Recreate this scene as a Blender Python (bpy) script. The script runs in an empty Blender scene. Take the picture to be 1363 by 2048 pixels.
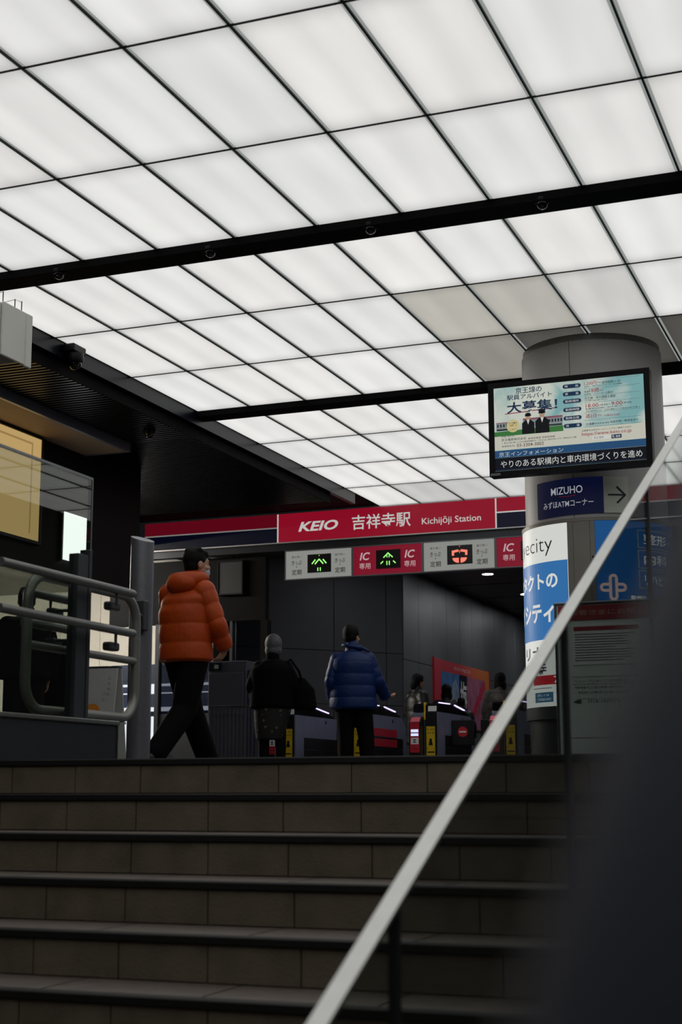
import bpy, bmesh, math, random
from mathutils import Vector, Matrix
random.seed(7)
sc = bpy.context.scene
COL = sc.collection
PI = math.pi

# ------------------------------------------------------------------ camera, world, exposure
cam_d = bpy.data.cameras.new('camera')
cam_d.sensor_fit = 'HORIZONTAL'; cam_d.sensor_width = 24.0; cam_d.lens = 51.87
cam_d.clip_start = 0.02; cam_d.clip_end = 200
cam_d.dof.use_dof = True; cam_d.dof.focus_distance = 12.5; cam_d.dof.aperture_fstop = 3.6
cam = bpy.data.objects.new('camera', cam_d); COL.objects.link(cam)
RT = (0.932105, 0.362180, -0.002455); UP = (0.069238, -0.171527, 0.982743); FW = (-0.355509, 0.916190, 0.184958)
cam.matrix_world = Matrix(((RT[0], UP[0], -FW[0], 0), (RT[1], UP[1], -FW[1], 0), (RT[2], UP[2], -FW[2], 0), (0, 0, 0, 1)))
sc.camera = cam
wd = bpy.data.worlds.new('world'); sc.world = wd; wd.use_nodes = True
wd.node_tree.nodes['Background'].inputs[0].default_value = (0.5, 0.55, 0.65, 1)
wd.node_tree.nodes['Background'].inputs[1].default_value = 0.01
sc.view_settings.view_transform = 'Standard'; sc.view_settings.look = 'None'
sc.view_settings.gamma = 1.0; sc.view_settings.use_curve_mapping = False
sc.view_settings.exposure = 0.0
CEIL_L = 0.80          # radiance of the luminous ceiling panels

# ------------------------------------------------------------------ materials
def lin(c):
    if isinstance(c, str):
        c = [int(c[i:i+2], 16) / 255 for i in (0, 2, 4)]
        c = [x / 12.92 if x <= .04045 else ((x + .055) / 1.055) ** 2.4 for x in c]
    return (c[0], c[1], c[2], 1.0)
_M = {}
def mat(name, col='808080', rough=.5, metal=0., var=.12, scale=6., bump=0., bscale=60., spec=.5, coat=0.):
    if name in _M: return _M[name]
    m = bpy.data.materials.new(name); m.use_nodes = True; nt = m.node_tree; b = nt.nodes['Principled BSDF']
    c = lin(col)
    tc = nt.nodes.new('ShaderNodeTexCoord'); nz = nt.nodes.new('ShaderNodeTexNoise')
    nz.inputs['Scale'].default_value = scale; nz.inputs['Detail'].default_value = 5
    nt.links.new(tc.outputs['Object'], nz.inputs['Vector'])
    rp = nt.nodes.new('ShaderNodeValToRGB')
    rp.color_ramp.elements[0].position = .3; rp.color_ramp.elements[1].position = .7
    rp.color_ramp.elements[0].color = tuple(x * (1 - var) for x in c[:3]) + (1,)
    rp.color_ramp.elements[1].color = tuple(min(1, x * (1 + var)) for x in c[:3]) + (1,)
    nt.links.new(nz.outputs['Fac'], rp.inputs[0]); nt.links.new(rp.outputs[0], b.inputs['Base Color'])
    b.inputs['Roughness'].default_value = rough; b.inputs['Metallic'].default_value = metal
    b.inputs['Specular IOR Level'].default_value = spec; b.inputs['Coat Weight'].default_value = coat
    if bump:
        n2 = nt.nodes.new('ShaderNodeTexNoise'); n2.inputs['Scale'].default_value = bscale; n2.inputs['Detail'].default_value = 4
        nt.links.new(tc.outputs['Object'], n2.inputs['Vector'])
        bp = nt.nodes.new('ShaderNodeBump'); bp.inputs['Strength'].default_value = bump; bp.inputs['Distance'].default_value = .02
        nt.links.new(n2.outputs['Fac'], bp.inputs['Height']); nt.links.new(bp.outputs[0], b.inputs['Normal'])
    _M[name] = m; return m
def emit(name, col='ffffff', s=1., refl=.0):
    """a lit face: emission under a thin glossy cover"""
    if name in _M: return _M[name]
    m = mat(name, (.012, .012, .012), .4, var=.05, spec=.15); b = m.node_tree.nodes['Principled BSDF']
    b.inputs['Emission Color'].default_value = lin(col); b.inputs['Emission Strength'].default_value = s
    return m
def glass(name, tint=(.92, .95, .94), ior=1.5, rough=.0, extra=0.):
    if name in _M: return _M[name]
    m = bpy.data.materials.new(name); m.use_nodes = True; nt = m.node_tree; nt.nodes.clear()
    o = nt.nodes.new('ShaderNodeOutputMaterial'); mx = nt.nodes.new('ShaderNodeMixShader')
    t = nt.nodes.new('ShaderNodeBsdfTransparent'); t.inputs[0].default_value = (*tint, 1)
    g = nt.nodes.new('ShaderNodeBsdfGlossy'); g.inputs['Roughness'].default_value = rough
    fr = nt.nodes.new('ShaderNodeFresnel'); fr.inputs[0].default_value = ior
    ad = nt.nodes.new('ShaderNodeMath'); ad.operation = 'ADD'; ad.inputs[1].default_value = extra
    ge = nt.nodes.new('ShaderNodeNewGeometry'); iv = nt.nodes.new('ShaderNodeMapRange')      # same reflectance on entry and exit
    iv.inputs['To Min'].default_value = ior; iv.inputs['To Max'].default_value = 1 / ior
    nt.links.new(ge.outputs['Backfacing'], iv.inputs['Value']); nt.links.new(iv.outputs[0], fr.inputs[0])
    nt.links.new(fr.outputs[0], ad.inputs[0]); nt.links.new(ad.outputs[0], mx.inputs[0])
    nt.links.new(t.outputs[0], mx.inputs[1]); nt.links.new(g.outputs[0], mx.inputs[2]); nt.links.new(mx.outputs[0], o.inputs[0])
    _M[name] = m; return m
def panel_mat():
    """back-lit ceiling diffuser: tubes run along the panel, the light falls off towards its two ends"""
    m = bpy.data.materials.new('ceiling_diffuser'); m.use_nodes = True; nt = m.node_tree; nt.nodes.clear(); N = nt.nodes.new; L = nt.links.new
    out = N('ShaderNodeOutputMaterial'); em = N('ShaderNodeEmission'); oi = N('ShaderNodeObjectInfo'); tc = N('ShaderNodeTexCoord')
    sx = N('ShaderNodeSeparateXYZ'); L(tc.outputs['Generated'], sx.inputs[0])
    def math_(op, a, b=None, clamp=False):
        n = N('ShaderNodeMath'); n.operation = op; n.use_clamp = clamp
        for i, v in enumerate((a, b)):
            if v is None: continue
            if isinstance(v, (int, float)): n.inputs[i].default_value = v
            else: L(v, n.inputs[i])
        return n.outputs[0]
    def edge(o, wdt):
        d = math_('SUBTRACT', .5, math_('ABSOLUTE', math_('SUBTRACT', o, .5)))
        k = math_('DIVIDE', d, wdt, True)
        return math_('MULTIPLY', k, math_('SUBTRACT', 2.0, k))
    ey = edge(sx.outputs[1], .16); ex = edge(sx.outputs[0], .10)
    # two tubes
    w = math_('COSINE', math_('MULTIPLY', sx.outputs[0], 4 * PI))
    tube = math_('SUBTRACT', 1.0, math_('MULTIPLY', math_('ADD', w, 1.0), .030))
    mp = N('ShaderNodeMapping'); mp.inputs['Scale'].default_value = (3.0, .55, 1); L(tc.outputs['Object'], mp.inputs[0])
    nz = N('ShaderNodeTexNoise'); nz.inputs['Scale'].default_value = 1.3; nz.inputs['Detail'].default_value = 2; L(mp.outputs[0], nz.inputs[0])
    ad = N('ShaderNodeVectorMath'); ad.operation = 'ADD'; L(mp.outputs[0], ad.inputs[0]); L(oi.outputs['Random'], ad.inputs[1]); L(ad.outputs[0], nz.inputs[0])
    nn = math_('ADD', .87, math_('MULTIPLY', nz.outputs['Fac'], .26))
    f = math_('MULTIPLY', math_('MULTIPLY', math_('ADD', .70, math_('MULTIPLY', ey, .30)), math_('ADD', .86, math_('MULTIPLY', ex, .14))), math_('MULTIPLY', tube, nn))
    mu = N('ShaderNodeVectorMath'); mu.operation = 'SCALE'; L(oi.outputs['Color'], mu.inputs[0]); L(f, mu.inputs['Scale'])
    L(mu.outputs[0], em.inputs[0]); em.inputs[1].default_value = CEIL_L; L(em.outputs[0], out.inputs[0])
    return m

# ------------------------------------------------------------------ mesh helpers: a shape is (verts, faces)
def box(x0, x1, y0, y1, z0, z1):
    v = [(x, y, z) for z in (z0, z1) for y in (y0, y1) for x in (x0, x1)]
    return v, [(0, 2, 3, 1), (4, 5, 7, 6), (0, 1, 5, 4), (2, 6, 7, 3), (0, 4, 6, 2), (1, 3, 7, 5)]
def bevbox(x0, x1, y0, y1, z0, z1, b=.01, seg=1):
    bm = bmesh.new(); v, f = box(x0, x1, y0, y1, z0, z1); vs = [bm.verts.new(p) for p in v]
    for q in f: bm.faces.new([vs[i] for i in q])
    bmesh.ops.bevel(bm, geom=bm.edges[:], offset=b, segments=seg, affect='EDGES', profile=.5)
    bm.verts.index_update(); r = ([v.co[:] for v in bm.verts], [tuple(x.index for x in q.verts) for q in bm.faces]); bm.free(); return r
def frame_from(d):
    d = Vector(d).normalized(); a = Vector((0, 0, 1)) if abs(d.z) < .95 else Vector((0, 1, 0))
    u = d.cross(a).normalized(); return u, u.cross(d).normalized(), d
def tube(path, r, seg=10, caps=True, closed=False):
    """round tube along points; r a number or a list"""
    P = [Vector(p) for p in path]; n = len(P); R = r if isinstance(r, (list, tuple)) else [r] * n
    V, F = [], []; u = None
    for i in range(n):
        if closed: d = P[(i + 1) % n] - P[i - 1]
        else: d = (P[min(i + 1, n - 1)] - P[max(i - 1, 0)])
        d.normalize()
        if u is None: u, w, _ = frame_from(d)
        else:
            u = (u - d * u.dot(d)).normalized(); w = d.cross(u)
        w = d.cross(u)
        for k in range(seg):
            a = 2 * PI * k / seg; V.append(tuple(P[i] + (u * math.cos(a) + w * math.sin(a)) * R[i]))
    m = n if closed else n - 1
    for i in range(m):
        j = (i + 1) % n
        for k in range(seg): F.append((i * seg + k, i * seg + (k + 1) % seg, j * seg + (k + 1) % seg, j * seg + k))
    if caps and not closed: F.append(tuple(range(seg - 1, -1, -1))); F.append(tuple(range((n - 1) * seg, n * seg)))
    return V, F
def cap(p, q, r1, r2=None, seg=14):
    """tapered capsule"""
    r2 = r1 if r2 is None else r2; p, q = Vector(p), Vector(q); d = (q - p).normalized()
    pts, rs = [], []
    for i in range(5):
        a = PI / 2 * (1 - i / 4); pts.append(p - d * r1 * math.sin(a)); rs.append(max(r1 * math.cos(a), .0005))
    for i in range(5):
        a = PI / 2 * i / 4; pts.append(q + d * r2 * math.sin(a)); rs.append(max(r2 * math.cos(a), .0005))
    return tube(pts, rs, seg)
def ell(c, r, rz=0., seg=18, rings=12, rx=0.):
    V, F = [], []; Mx = Matrix.Rotation(rz, 3, 'Z') @ Matrix.Rotation(rx, 3, 'X'); c = Vector(c)
    for i in range(rings + 1):
        t = PI * i / rings; t = min(max(t, .02), PI - .02)
        for k in range(seg):
            a = 2 * PI * k / seg
            V.append(tuple(c + Mx @ Vector((r[0] * math.sin(t) * math.cos(a), r[1] * math.sin(t) * math.sin(a), r[2] * math.cos(t)))))
    for i in range(rings):
        for k in range(seg): F.append((i * seg + k, (i + 1) * seg + k, (i + 1) * seg + (k + 1) % seg, i * seg + (k + 1) % seg))
    F.append(tuple(range(seg))); F.append(tuple(range((rings + 1) * seg - 1, rings * seg - 1, -1)))
    return V, F
def lathe(prof, c=(0, 0, 0), seg=24):
    V, F = [], []
    for r, z in prof:
        for k in range(seg):
            a = 2 * PI * k / seg; V.append((c[0] + r * math.cos(a), c[1] + r * math.sin(a), c[2] + z))
    for i in range(len(prof) - 1):
        for k in range(seg): F.append((i * seg + k, i * seg + (k + 1) % seg, (i + 1) * seg + (k + 1) % seg, (i + 1) * seg + k))
    F.append(tuple(range(seg - 1, -1, -1))); F.append(tuple(range((len(prof) - 1) * seg, len(prof) * seg)))
    return V, F
def prism(pts, axis, a, b):
    """extrude a 2D outline: axis 'x' -> pts are (y,z); 'y' -> (x,z); 'z' -> (x,y)"""
    def p3(p, t): return (t, p[0], p[1]) if axis == 'x' else ((p[0], t, p[1]) if axis == 'y' else (p[0], p[1], t))
    n = len(pts); V = [p3(p, a) for p in pts] + [p3(p, b) for p in pts]
    F = [tuple(range(n)), tuple(range(2 * n - 1, n - 1, -1))] + [(i, n + i, n + (i + 1) % n, (i + 1) % n) for i in range(n)]
    return V, F
def join(*sh):
    V, F = [], []
    for v, f in sh:
        o = len(V); V += list(v); F += [tuple(i + o for i in q) for q in f]
    return V, F
def mkmesh(name, sh, m, smooth=False):
    me = bpy.data.meshes.new(name); me.from_pydata([tuple(p) for p in sh[0]], [], sh[1])
    bm = bmesh.new(); bm.from_mesh(me); bmesh.ops.recalc_face_normals(bm, faces=bm.faces[:]); bm.to_mesh(me); bm.free()
    if m: me.materials.append(m)
    if smooth:
        me.shade_smooth()
        try: me.set_sharp_from_angle(angle=math.radians(40))
        except Exception: pass
    return me
def tag(o, label=None, cat=None, group=None, kind=None):
    if label: o['label'] = label
    if cat: o['category'] = cat
    if group: o['group'] = group
    if kind: o['kind'] = kind
    return o
def ob(name, sh, m, parent=None, smooth=False, loc=None, label=None, kind=None):
    me = sh if isinstance(sh, bpy.types.Mesh) else mkmesh(name, sh, m, smooth)
    o = bpy.data.objects.new(name, me); COL.objects.link(o)
    if parent: o.parent = parent
    if loc: o.location = loc
    if label: o['label'] = label
    if kind: o['kind'] = kind
    return o
def root(name, loc, label, cat, group=None, rz=0.):
    o = bpy.data.objects.new(name, None); COL.objects.link(o); o.location = loc; o.rotation_euler = (0, 0, rz)
    o.empty_display_size = .1
    return tag(o, label, cat, group)
def struct(name, sh, m, smooth=False): return ob(name, sh, m, smooth=smooth, kind='structure')
def copytree(o, parent=None):
    c = o.copy(); COL.objects.link(c)
    if parent: c.parent = parent
    for ch in list(o.children): copytree(ch, c)
    return c

# 2D print helpers: shape2d = (list of (x,y), faces)
_tc = {}
def text2d(s, offset=0., shear=0.):
    k = (s, offset, shear)
    if k in _tc: return _tc[k]
    c = bpy.data.curves.new('t', 'FONT'); c.body = s; c.offset = offset; c.shear = shear; c.resolution_u = 3
    o = bpy.data.objects.new('t', c); COL.objects.link(o)
    bpy.context.view_layer.update()
    me = bpy.data.meshes.new_from_object(o.evaluated_get(bpy.context.evaluated_depsgraph_get()))
    V = [(v.co.x, v.co.y) for v in me.vertices]; F = [tuple(p.vertices) for p in me.polygons]
    bpy.data.objects.remove(o); bpy.data.curves.remove(c); bpy.data.meshes.remove(me)
    x0 = min(p[0] for p in V); x1 = max(p[0] for p in V); y0 = min(p[1] for p in V); y1 = max(p[1] for p in V)
    V = [((p[0] - x0) / max(x1 - x0, 1e-6), (p[1] - y0) / max(y1 - y0, 1e-6)) for p in V]
    _tc[k] = (V, F); return _tc[k]
def txt(s, x0, x1, zc, h, offset=0., shear=0.):
    V, F = text2d(s, offset, shear)
    return [(x0 + p[0] * (x1 - x0), zc - h / 2 + p[1] * h) for p in V], F
def rect(x0, x1, y0, y1, nx=1):
    V = []; F = []
    for i in range(nx + 1):
        x = x0 + (x1 - x0) * i / nx; V += [(x, y0), (x, y1)]
    for i in range(nx): F.append((2 * i, 2 * i + 2, 2 * i + 3, 2 * i + 1))
    return V, F
def poly(pts): return list(pts), [tuple(range(len(pts)))]
def disc(cx, cy, rx, ry=None, n=24, a0=0, a1=2 * PI):
    ry = ry or rx; full = abs(a1 - a0 - 2 * PI) < 1e-6
    pts = [(cx + rx * math.cos(a0 + (a1 - a0) * i / n), cy + ry * math.sin(a0 + (a1 - a0) * i / n)) for i in range(n if full else n + 1)]
    return poly(pts if full else pts + [(cx, cy)])
def rrect(x0, x1, y0, y1, r, n=5):
    pts = []
    for cx, cy, a in ((x1 - r, y1 - r, 0), (x0 + r, y1 - r, PI / 2), (x0 + r, y0 + r, PI), (x1 - r, y0 + r, 1.5 * PI)):
        pts += [(cx + r * math.cos(a + PI / 2 * i / n), cy + r * math.sin(a + PI / 2 * i / n)) for i in range(n + 1)]
    return poly(pts)
def stroke(pts, w, closed=False):
    V, F = [], []; n = len(pts)
    for i in range(n if closed else n - 1):
        a, b = pts[i], pts[(i + 1) % n]; dx, dy = b[0] - a[0], b[1] - a[1]; l = math.hypot(dx, dy) or 1; nx, ny = -dy / l * w / 2, dx / l * w / 2
        ex, ey = dx / l * w / 2, dy / l * w / 2; o = len(V)
        V += [(a[0] + nx - ex, a[1] + ny - ey), (a[0] - nx - ex, a[1] - ny - ey), (b[0] - nx + ex, b[1] - ny + ey), (b[0] + nx + ex, b[1] + ny + ey)]
        F.append((o, o + 1, o + 2, o + 3))
    return V, F
def outline(x0, x1, y0, y1, w):
    return join(rect(x0, x1, y0, y0 + w), rect(x0, x1, y1 - w, y1), rect(x0, x0 + w, y0 + w, y1 - w), rect(x1 - w, x1, y0 + w, y1 - w))
def dashes(x0, x1, zc, h, seed=1):
    """illegible small print as broken strokes"""
    r = random.Random(seed); S = []; x = x0
    while x < x1:
        w = h * r.uniform(.5, .95)
        if r.random() > .08:
            S.append(rect(x, min(x + w, x1), zc + h * r.uniform(.1, .45), zc + h * .5)); S.append(rect(x + w * .2, min(x + w * r.uniform(.5, .9), x1), zc - h * .5, zc + h * .2 * r.random()))
        x += h
    return join(*S)
def facing(d, y=0.): return lambda p: (p[0], y - d, p[1])                 # print on a face that looks to -Y
def facingx(d, x=0.): return lambda p: (x + d, p[0], p[1])                # on a face that looks to +X
def oncyl(R, d): return lambda p: ((R + d) * math.sin(p[0] / R), -(R + d) * math.cos(p[0] / R), p[1])
def pr(name, sh2, mp, m, parent, label=None):
    return ob(name, ([mp(p) for p in sh2[0]], sh2[1]), m, parent, label=label)
def solid2(sh2, x0=None):  # helper: none
    return sh2
def cylpatch(a0, a1, z0, z1, R0, R1, n=16):
    V, F = [], []
    for i in range(n + 1):
        a = a0 + (a1 - a0) * i / n; s, c = math.sin(a), -math.cos(a)
        V += [(R0 * s, R0 * c, z0), (R1 * s, R1 * c, z0), (R1 * s, R1 * c, z1), (R0 * s, R0 * c, z1)]
    for i in range(n):
        o = 4 * i
        for k in range(4): F.append((o + k, o + (k + 1) % 4, o + 4 + (k + 1) % 4, o + 4 + k))
    F += [(0, 1, 2, 3), (4 * n + 3, 4 * n + 2, 4 * n + 1, 4 * n)]
    return V, F

# ------------------------------------------------------------------ shared materials
M_black = mat('black_paint', '0a0b0d', .4, var=.2, spec=.25)
M_blackmatt = mat('black_matt', '070708', .8, var=.2, spec=.12)
M_fascia = mat('blue_black_gloss', '090c16', .3, var=.1, spec=.2)
M_steel = mat('brushed_steel', '8a8d90', .33, 1., var=.08, scale=30)
M_dsteel = mat('dark_brushed_steel', '767876', .36, .45, var=.1, scale=30)
M_gsteel = mat('grey_painted_steel', '3c3e42', .45, .3, var=.08)
M_tile = mat('beige_riser_tile', '6a6152', .55, var=.22, scale=7, bump=.15, bscale=90)
M_tread = mat('brown_grey_tread', '645b54', .5, var=.15, scale=14, bump=.1)
M_nose = mat('black_nosing', '0a0a0a', .6, var=.2)
M_core = mat('dark_mortar', '17160f', .9, var=.2)
M_floor = mat('dark_floor_tile', '3a3734', .3, var=.15, scale=4)
M_white = mat('off_white_paint', 'cfd0cb', .5, var=.05)
M_grey = mat('mid_grey_paint', '6d7074', .5, var=.06)
M_red = mat('red_print', 'b01530', .45, var=.06)
M_navy = mat('navy_print', '10152f', .45, var=.08)
M_wprint = mat('white_print', 'e6e6e4', .5, var=.03)
M_kprint = mat('black_print', '101012', .5, var=.05)

# ------------------------------------------------------------------ ceiling
FL = .138                # landing level (camera height is 0)
CZ = 3.715               # luminous ceiling
XE = -6.52               # its left edge
ceil = struct('ceiling', box(XE, 3.1, -1.9, 18.35, CZ + .06, CZ + .16), M_black)
pm = panel_mat()
TW = .6
xs = [-6.52] + [-4.733 + TW * c for c in range(-2, 13)]
ys = [(-1.77, -.47), (-.47, .83), (.83, 2.13), (2.13, 3.43), (3.43, 4.54), (4.76, 6.06), (6.06, 7.36), (7.36, 8.66), (8.87, 10.16), (10.16, 11.46), (11.46, 12.80), (13.02, 14.31), (14.31, 15.62), (15.62, 16.91), (16.91, 18.19)]
dim = {(5, 4): .62, (6, 4): .60, (5, 5): .34, (6, 5): .11, (7, 5): .09, (8, 5): .11, (7, 4): .8, (9, 5): .3, (4, 5): .92, (2, 9): .75, (3, 9): .8, (4, 9): .8, (1, 9): .7, (5, 9): .8}
lip_m = emit('glowing_panel_lip', '8e928f', 1.)  # back-lit look of the lips put into emission, they are no lamps
pmesh = {}
cr = random.Random(3)
def panel_mesh(w, l):
    k = (round(w, 3), round(l, 3))
    if k not in pmesh: pmesh[k] = mkmesh('panel', box(-w / 2, w / 2, -l / 2, l / 2, 0, .012), pm)
    return pmesh[k]
for i in range(len(xs) - 1):
    for j, (a, b) in enumerate(ys):
        x0, x1 = xs[i] + .024, xs[i + 1] - .024; y0, y1 = a + .006, b - .006
        o = ob('panel', panel_mesh(x1 - x0, y1 - y0), None, ceil, loc=((x0 + x1) / 2, (y0 + y1) / 2, CZ))
        j -= 5; k = cr.uniform(.95, 1.04) * dim.get((i, j), 1.); t = cr.uniform(-.004, .016)
        if j < 3: k *= .97
        wrm = .1 if dim.get((i, j), 1) < .7 else .0
        o.color = (k * (1 + t + wrm * .3), k, k * (.985 - t - wrm * .9), 1)
bar_m = mat('ceiling_bar_black', '0a0a0b', .5, var=.2)
for x in xs[1:-1]:                                          # bars along the depth, with a faintly glowing lip either side
    for (a, b) in ((-1.8, 4.54), (4.76, 8.66), (8.87, 12.80), (13.02, 18.2)):
        g = ob('runner_bar', box(x - .0055, x + .0055, a, b, CZ - .010, CZ + .06), bar_m, ceil)
        ob('runner_lip', join(box(x - .024, x - .0055, a, b, CZ + .002, CZ + .05), box(x + .0055, x + .024, a, b, CZ + .002, CZ + .05)), lip_m, g)
for (a, b) in ys:
    for y in {a, b}:
        if any(abs(y - q) < .01 for q in (4.54, 4.76, 8.66, 8.87, 12.80, 13.02, 18.19)) or (y == b and b not in (4.76,)): continue
        ob('cross_bar', box(XE, 3.0, y - .006, y + .006, CZ - .006, CZ + .05), bar_m, ceil)
for (a, b) in ((4.54, 4.76), (8.655, 8.875), (12.80, 13.02)):
    ob('beam', box(XE, 3.0, a, b, CZ - .055, CZ + .05), M_blackmatt, ceil)
struct('ceiling_lower_hall', join(box(-14, 6, -6, -1.9, CZ - .0, CZ + .3), box(-14, XE - .07, -1.9, 4.7, CZ, CZ + .3)), M_blackmatt)

# left: black fascia, ribbed soffit, recess over the shop front
struct('trim_1', box(XE - .06, XE, -1.9, 17.3, 3.585, CZ + .15), M_fascia)
struct('ceiling_left_far', box(-10.15, XE - .06, 14.1, 18.19, 3.73, 3.88), M_blackmatt)
soff = struct('ceiling_left_soffit', join(box(-8.1, XE - .06, 4.7, 14.1, 3.62, 3.80), box(-9.9, XE - .06, 14.1, 16.6, 3.62, 3.73)), M_blackmatt)
M_slat = mat('black_anodised_slat', '1b1e24', .30, .3, var=.1, spec=.4)
sl = mkmesh('slat', box(-.36, .36, -.016, .016, -.02, .02), M_slat)
y = 5.3
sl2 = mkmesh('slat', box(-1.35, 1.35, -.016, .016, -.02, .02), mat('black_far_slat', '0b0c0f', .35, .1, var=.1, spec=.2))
while y < 16.5:
    ob('slat', sl if y < 12.95 else sl2, None, soff, loc=(-6.955 if y < 12.95 else -7.95, y, 3.50)); y += .0702
ob('slat_rail', join(box(-6.595, -6.58, 4.7, 16.6, 3.47, 3.62)), M_blackmatt, soff)
struct('trim_2', box(-7.36, -7.325, 5, 12.93, 3.395, 3.62), mat('polished_dark_trim', '9aa0ac', .38, .6, var=.05))
struct('trim_3', box(-7.85, -7.36, 12.90, 12.93, 3.395, 3.62), _M['polished_dark_trim'])
struct('ceiling_shop_recess', box(-7.85, -7.36, 5, 12.9, 3.402, 3.60), mat('beige_recess', '9a8468', .6, var=.06))
struct('wall_left', join(box(-8.05, -7.85, 4.7, 14.1, 2.13, 3.62), box(-8.05, -7.85, 4.7, 9.6, FL, 2.13)), mat('black_bulkhead', '050506', .6, var=.1, spec=.15))

# ------------------------------------------------------------------ floor, walls
struct('floor', join(box(-17, 6, 6.35, 40, FL - .25, FL), box(-17, -4.62, 2.57, 6.35, FL - .25, FL), box(-.98, 6, 5.97, 6.35, FL - .25, FL)), M_floor)
struct('floor_lower', join(box(-5.5, 6, -6, 2.6, -1.66, -1.412), box(-.98, 6, 2.6, 6.1, -1.66, -1.412), box(-.98, 6, 5.98, 6.1, -1.41, FL - .26)), M_floor)
struct('wall_back', box(-14, 6, -6.2, -6, -1.7, 4), M_blackmatt)
struct('wall_right', box(3.1, 3.3, -6, 40, -1.7, 4), mat('dark_side_wall', '2a2c2e', .6, var=.1))
struct('wall_stair_side', box(-4.62, -4.5, -6, 6.34, -1.7, FL), M_core)
struct('wall_lower_left', box(-5.5, -5.4, -6, 5.9, -1.7, 4), M_blackmatt)

# inner hall behind the gates
M_panelwall = mat('metal_wall_panel', '77797a', .42, .35, var=.07, scale=2)
hw = struct('wall_inner_side', box(-7.75, -7.56, 22.16, 40, FL, 3.55), M_core)
pw = .78
y = 22.17
while y < 36:
    for (za, zb) in ((FL, 2.02), (2.03, 3.5)):
        ob('panel', bevbox(-7.56, -7.54, y, y + pw - .012, za, zb, .003), M_panelwall, hw)
    y += pw
struct('trim_4', box(-7.54, -7.40, 31.2, 32.2, FL, 3.5), M_gsteel)
dA = Vector((-7.55 + 9.42, 22.16 - 19.93, 0)).normalized(); nA = Vector((dA.y, -dA.x, 0))
aw = struct('wall_inner_angled', ([(-7.56, 22.16, FL), (-9.43, 19.93, FL), (-9.55, 20.03, FL), (-7.68, 22.26, FL), (-7.56, 22.16, 3.55), (-9.43, 19.93, 3.55), (-9.55, 20.03, 3.55), (-7.68, 22.26, 3.55)],
    [(0, 1, 2, 3), (7, 6, 5, 4), (0, 4, 5, 1), (1, 5, 6, 2), (2, 6, 7, 3), (3, 7, 4, 0)]), M_core)
M_angle = mat('grey_wall_panel', '55575a', .5, .1, var=.06, scale=2)
LW = 2.91
for (s0, s1) in ((0, .42), (.43, 1.66), (1.67, 2.6), (2.61, 2.90)):
    for (za, zb) in ((FL, 1.28), (1.29, 2.10), (2.11, 3.5)):
        p0 = Vector((-9.43, 19.93, 0)) + dA * s0 + nA * .001; p1 = Vector((-9.43, 19.93, 0)) + dA * (s1 - .002) + nA * .001
        q0, q1 = p0 + nA * .018, p1 + nA * .018
        ob('panel', ([(p.x, p.y, z) for z in (za, zb) for p in (p0, p1, q1, q0)], [(0, 1, 2, 3), (7, 6, 5, 4), (0, 4, 5, 1), (1, 5, 6, 2), (2, 6, 7, 3), (3, 7, 4, 0)]), M_angle, aw)
struct('wall_inner_far', box(-7.5, 3.1, 36, 36.2, FL, 3.55), M_panelwall)
ic = struct('ceiling_inner_hall', box(-10.0, 3.1, 18.45, 36, 3.5, 3.6), mat('grey_ceiling_board', '4c4e50', .5, var=.05))
for i in range(9):
    ob('joint', box(-7.5, 3, 19.2 + i * 1.8, 19.215 + i * 1.8, 3.494, 3.5), M_blackmatt, ic)
for x in (-5.0, -3.2):
    ob('joint', box(x, x + .015, 18.5, 36, 3.494, 3.5), M_blackmatt, ic)
M_lamp = emit('downlight_glow', 'f6f8ff', 130.)
def downlight(x, y, z, label, s=.11):
    r = root('downlight', (x, y, z), label, 'ceiling light', 'downlights in the inner hall ceiling')
    ob('trim_ring', lathe([(s, 0), (s, -.012), (s * .8, -.014), (s * .8, -.002)]), M_white, r)
    ob('lens', lathe([(s * .78, -.003), (s * .78, -.010), (.01, -.010)]), M_lamp, r)
downlight(-6.47, 23.37, 3.499, 'small round downlight just under the IC gate sign nearest the column')
downlight(-6.52, 26.1, 3.499, 'small round downlight at the left rim of the round column')
for i, (x, y) in enumerate(((-6.5, 20.6), (-6.5, 29.), (-3.5, 22.), (-3.5, 27.))):  # extra downlights, added out of view to light the inner hall
    downlight(x, y, 3.499, 'added unseen downlight lighting the inner hall, hidden behind the gate signs')
# left passage behind the bulkhead
lw = struct('wall_passage_far', box(-17, -9.9, 22.0, 22.2, FL, 3.4), M_core)
M_cream = mat('cream_wall_panel', 'dcd9cd', .5, var=.05)
x = -16.9
while x < -10.2:
    for (za, zb) in ((FL, 2.02), (2.03, 3.38)):
        ob('panel', bevbox(x, x + .78, 21.97, 22.0, za, zb, .003), M_cream, lw)
    x += .79
struct('ceiling_passage', join(box(-17, -10.15, 9.6, 22, 3.38, 3.5), box(-10.15, -8.05, 9.6, 14.1, 3.38, 3.5)), mat('passage_ceiling', 'a5a39c', .6, var=.05))
struct('wall_passage_left', box(-17.2, -17, 4.7, 22, FL, 3.5), M_blackmatt)
struct('wall_passage_near', box(-17, -8.05, 9.5, 9.6, FL, 3.5), M_blackmatt)
struct('wall_passage_end', box(-9.98, -9.86, 20.3, 22.1, FL, 3.5), M_blackmatt)
M_fill = emit('fill_tube', 'fff6ea', 520.)
for i, (xx, yy_) in enumerate(((-11.3, 19.3), (-13.2, 17.4), (-11.3, 17.2), (-14.6, 17.4))):  # lamps added out of view to brighten the passage wall
    r = root('passage_fill_light', (xx, yy_, 3.38), 'added lamp lighting the passage, unseen behind the black bulkhead', 'ceiling light', 'added passage lamps')
    ob('housing', bevbox(-.06, .06, -.62, .62, -.05, 0, .008), M_white, r)
    ob('diffuser', tube([(0, -.6, -.062), (0, .6, -.062)], .022), M_fill, r)

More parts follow.
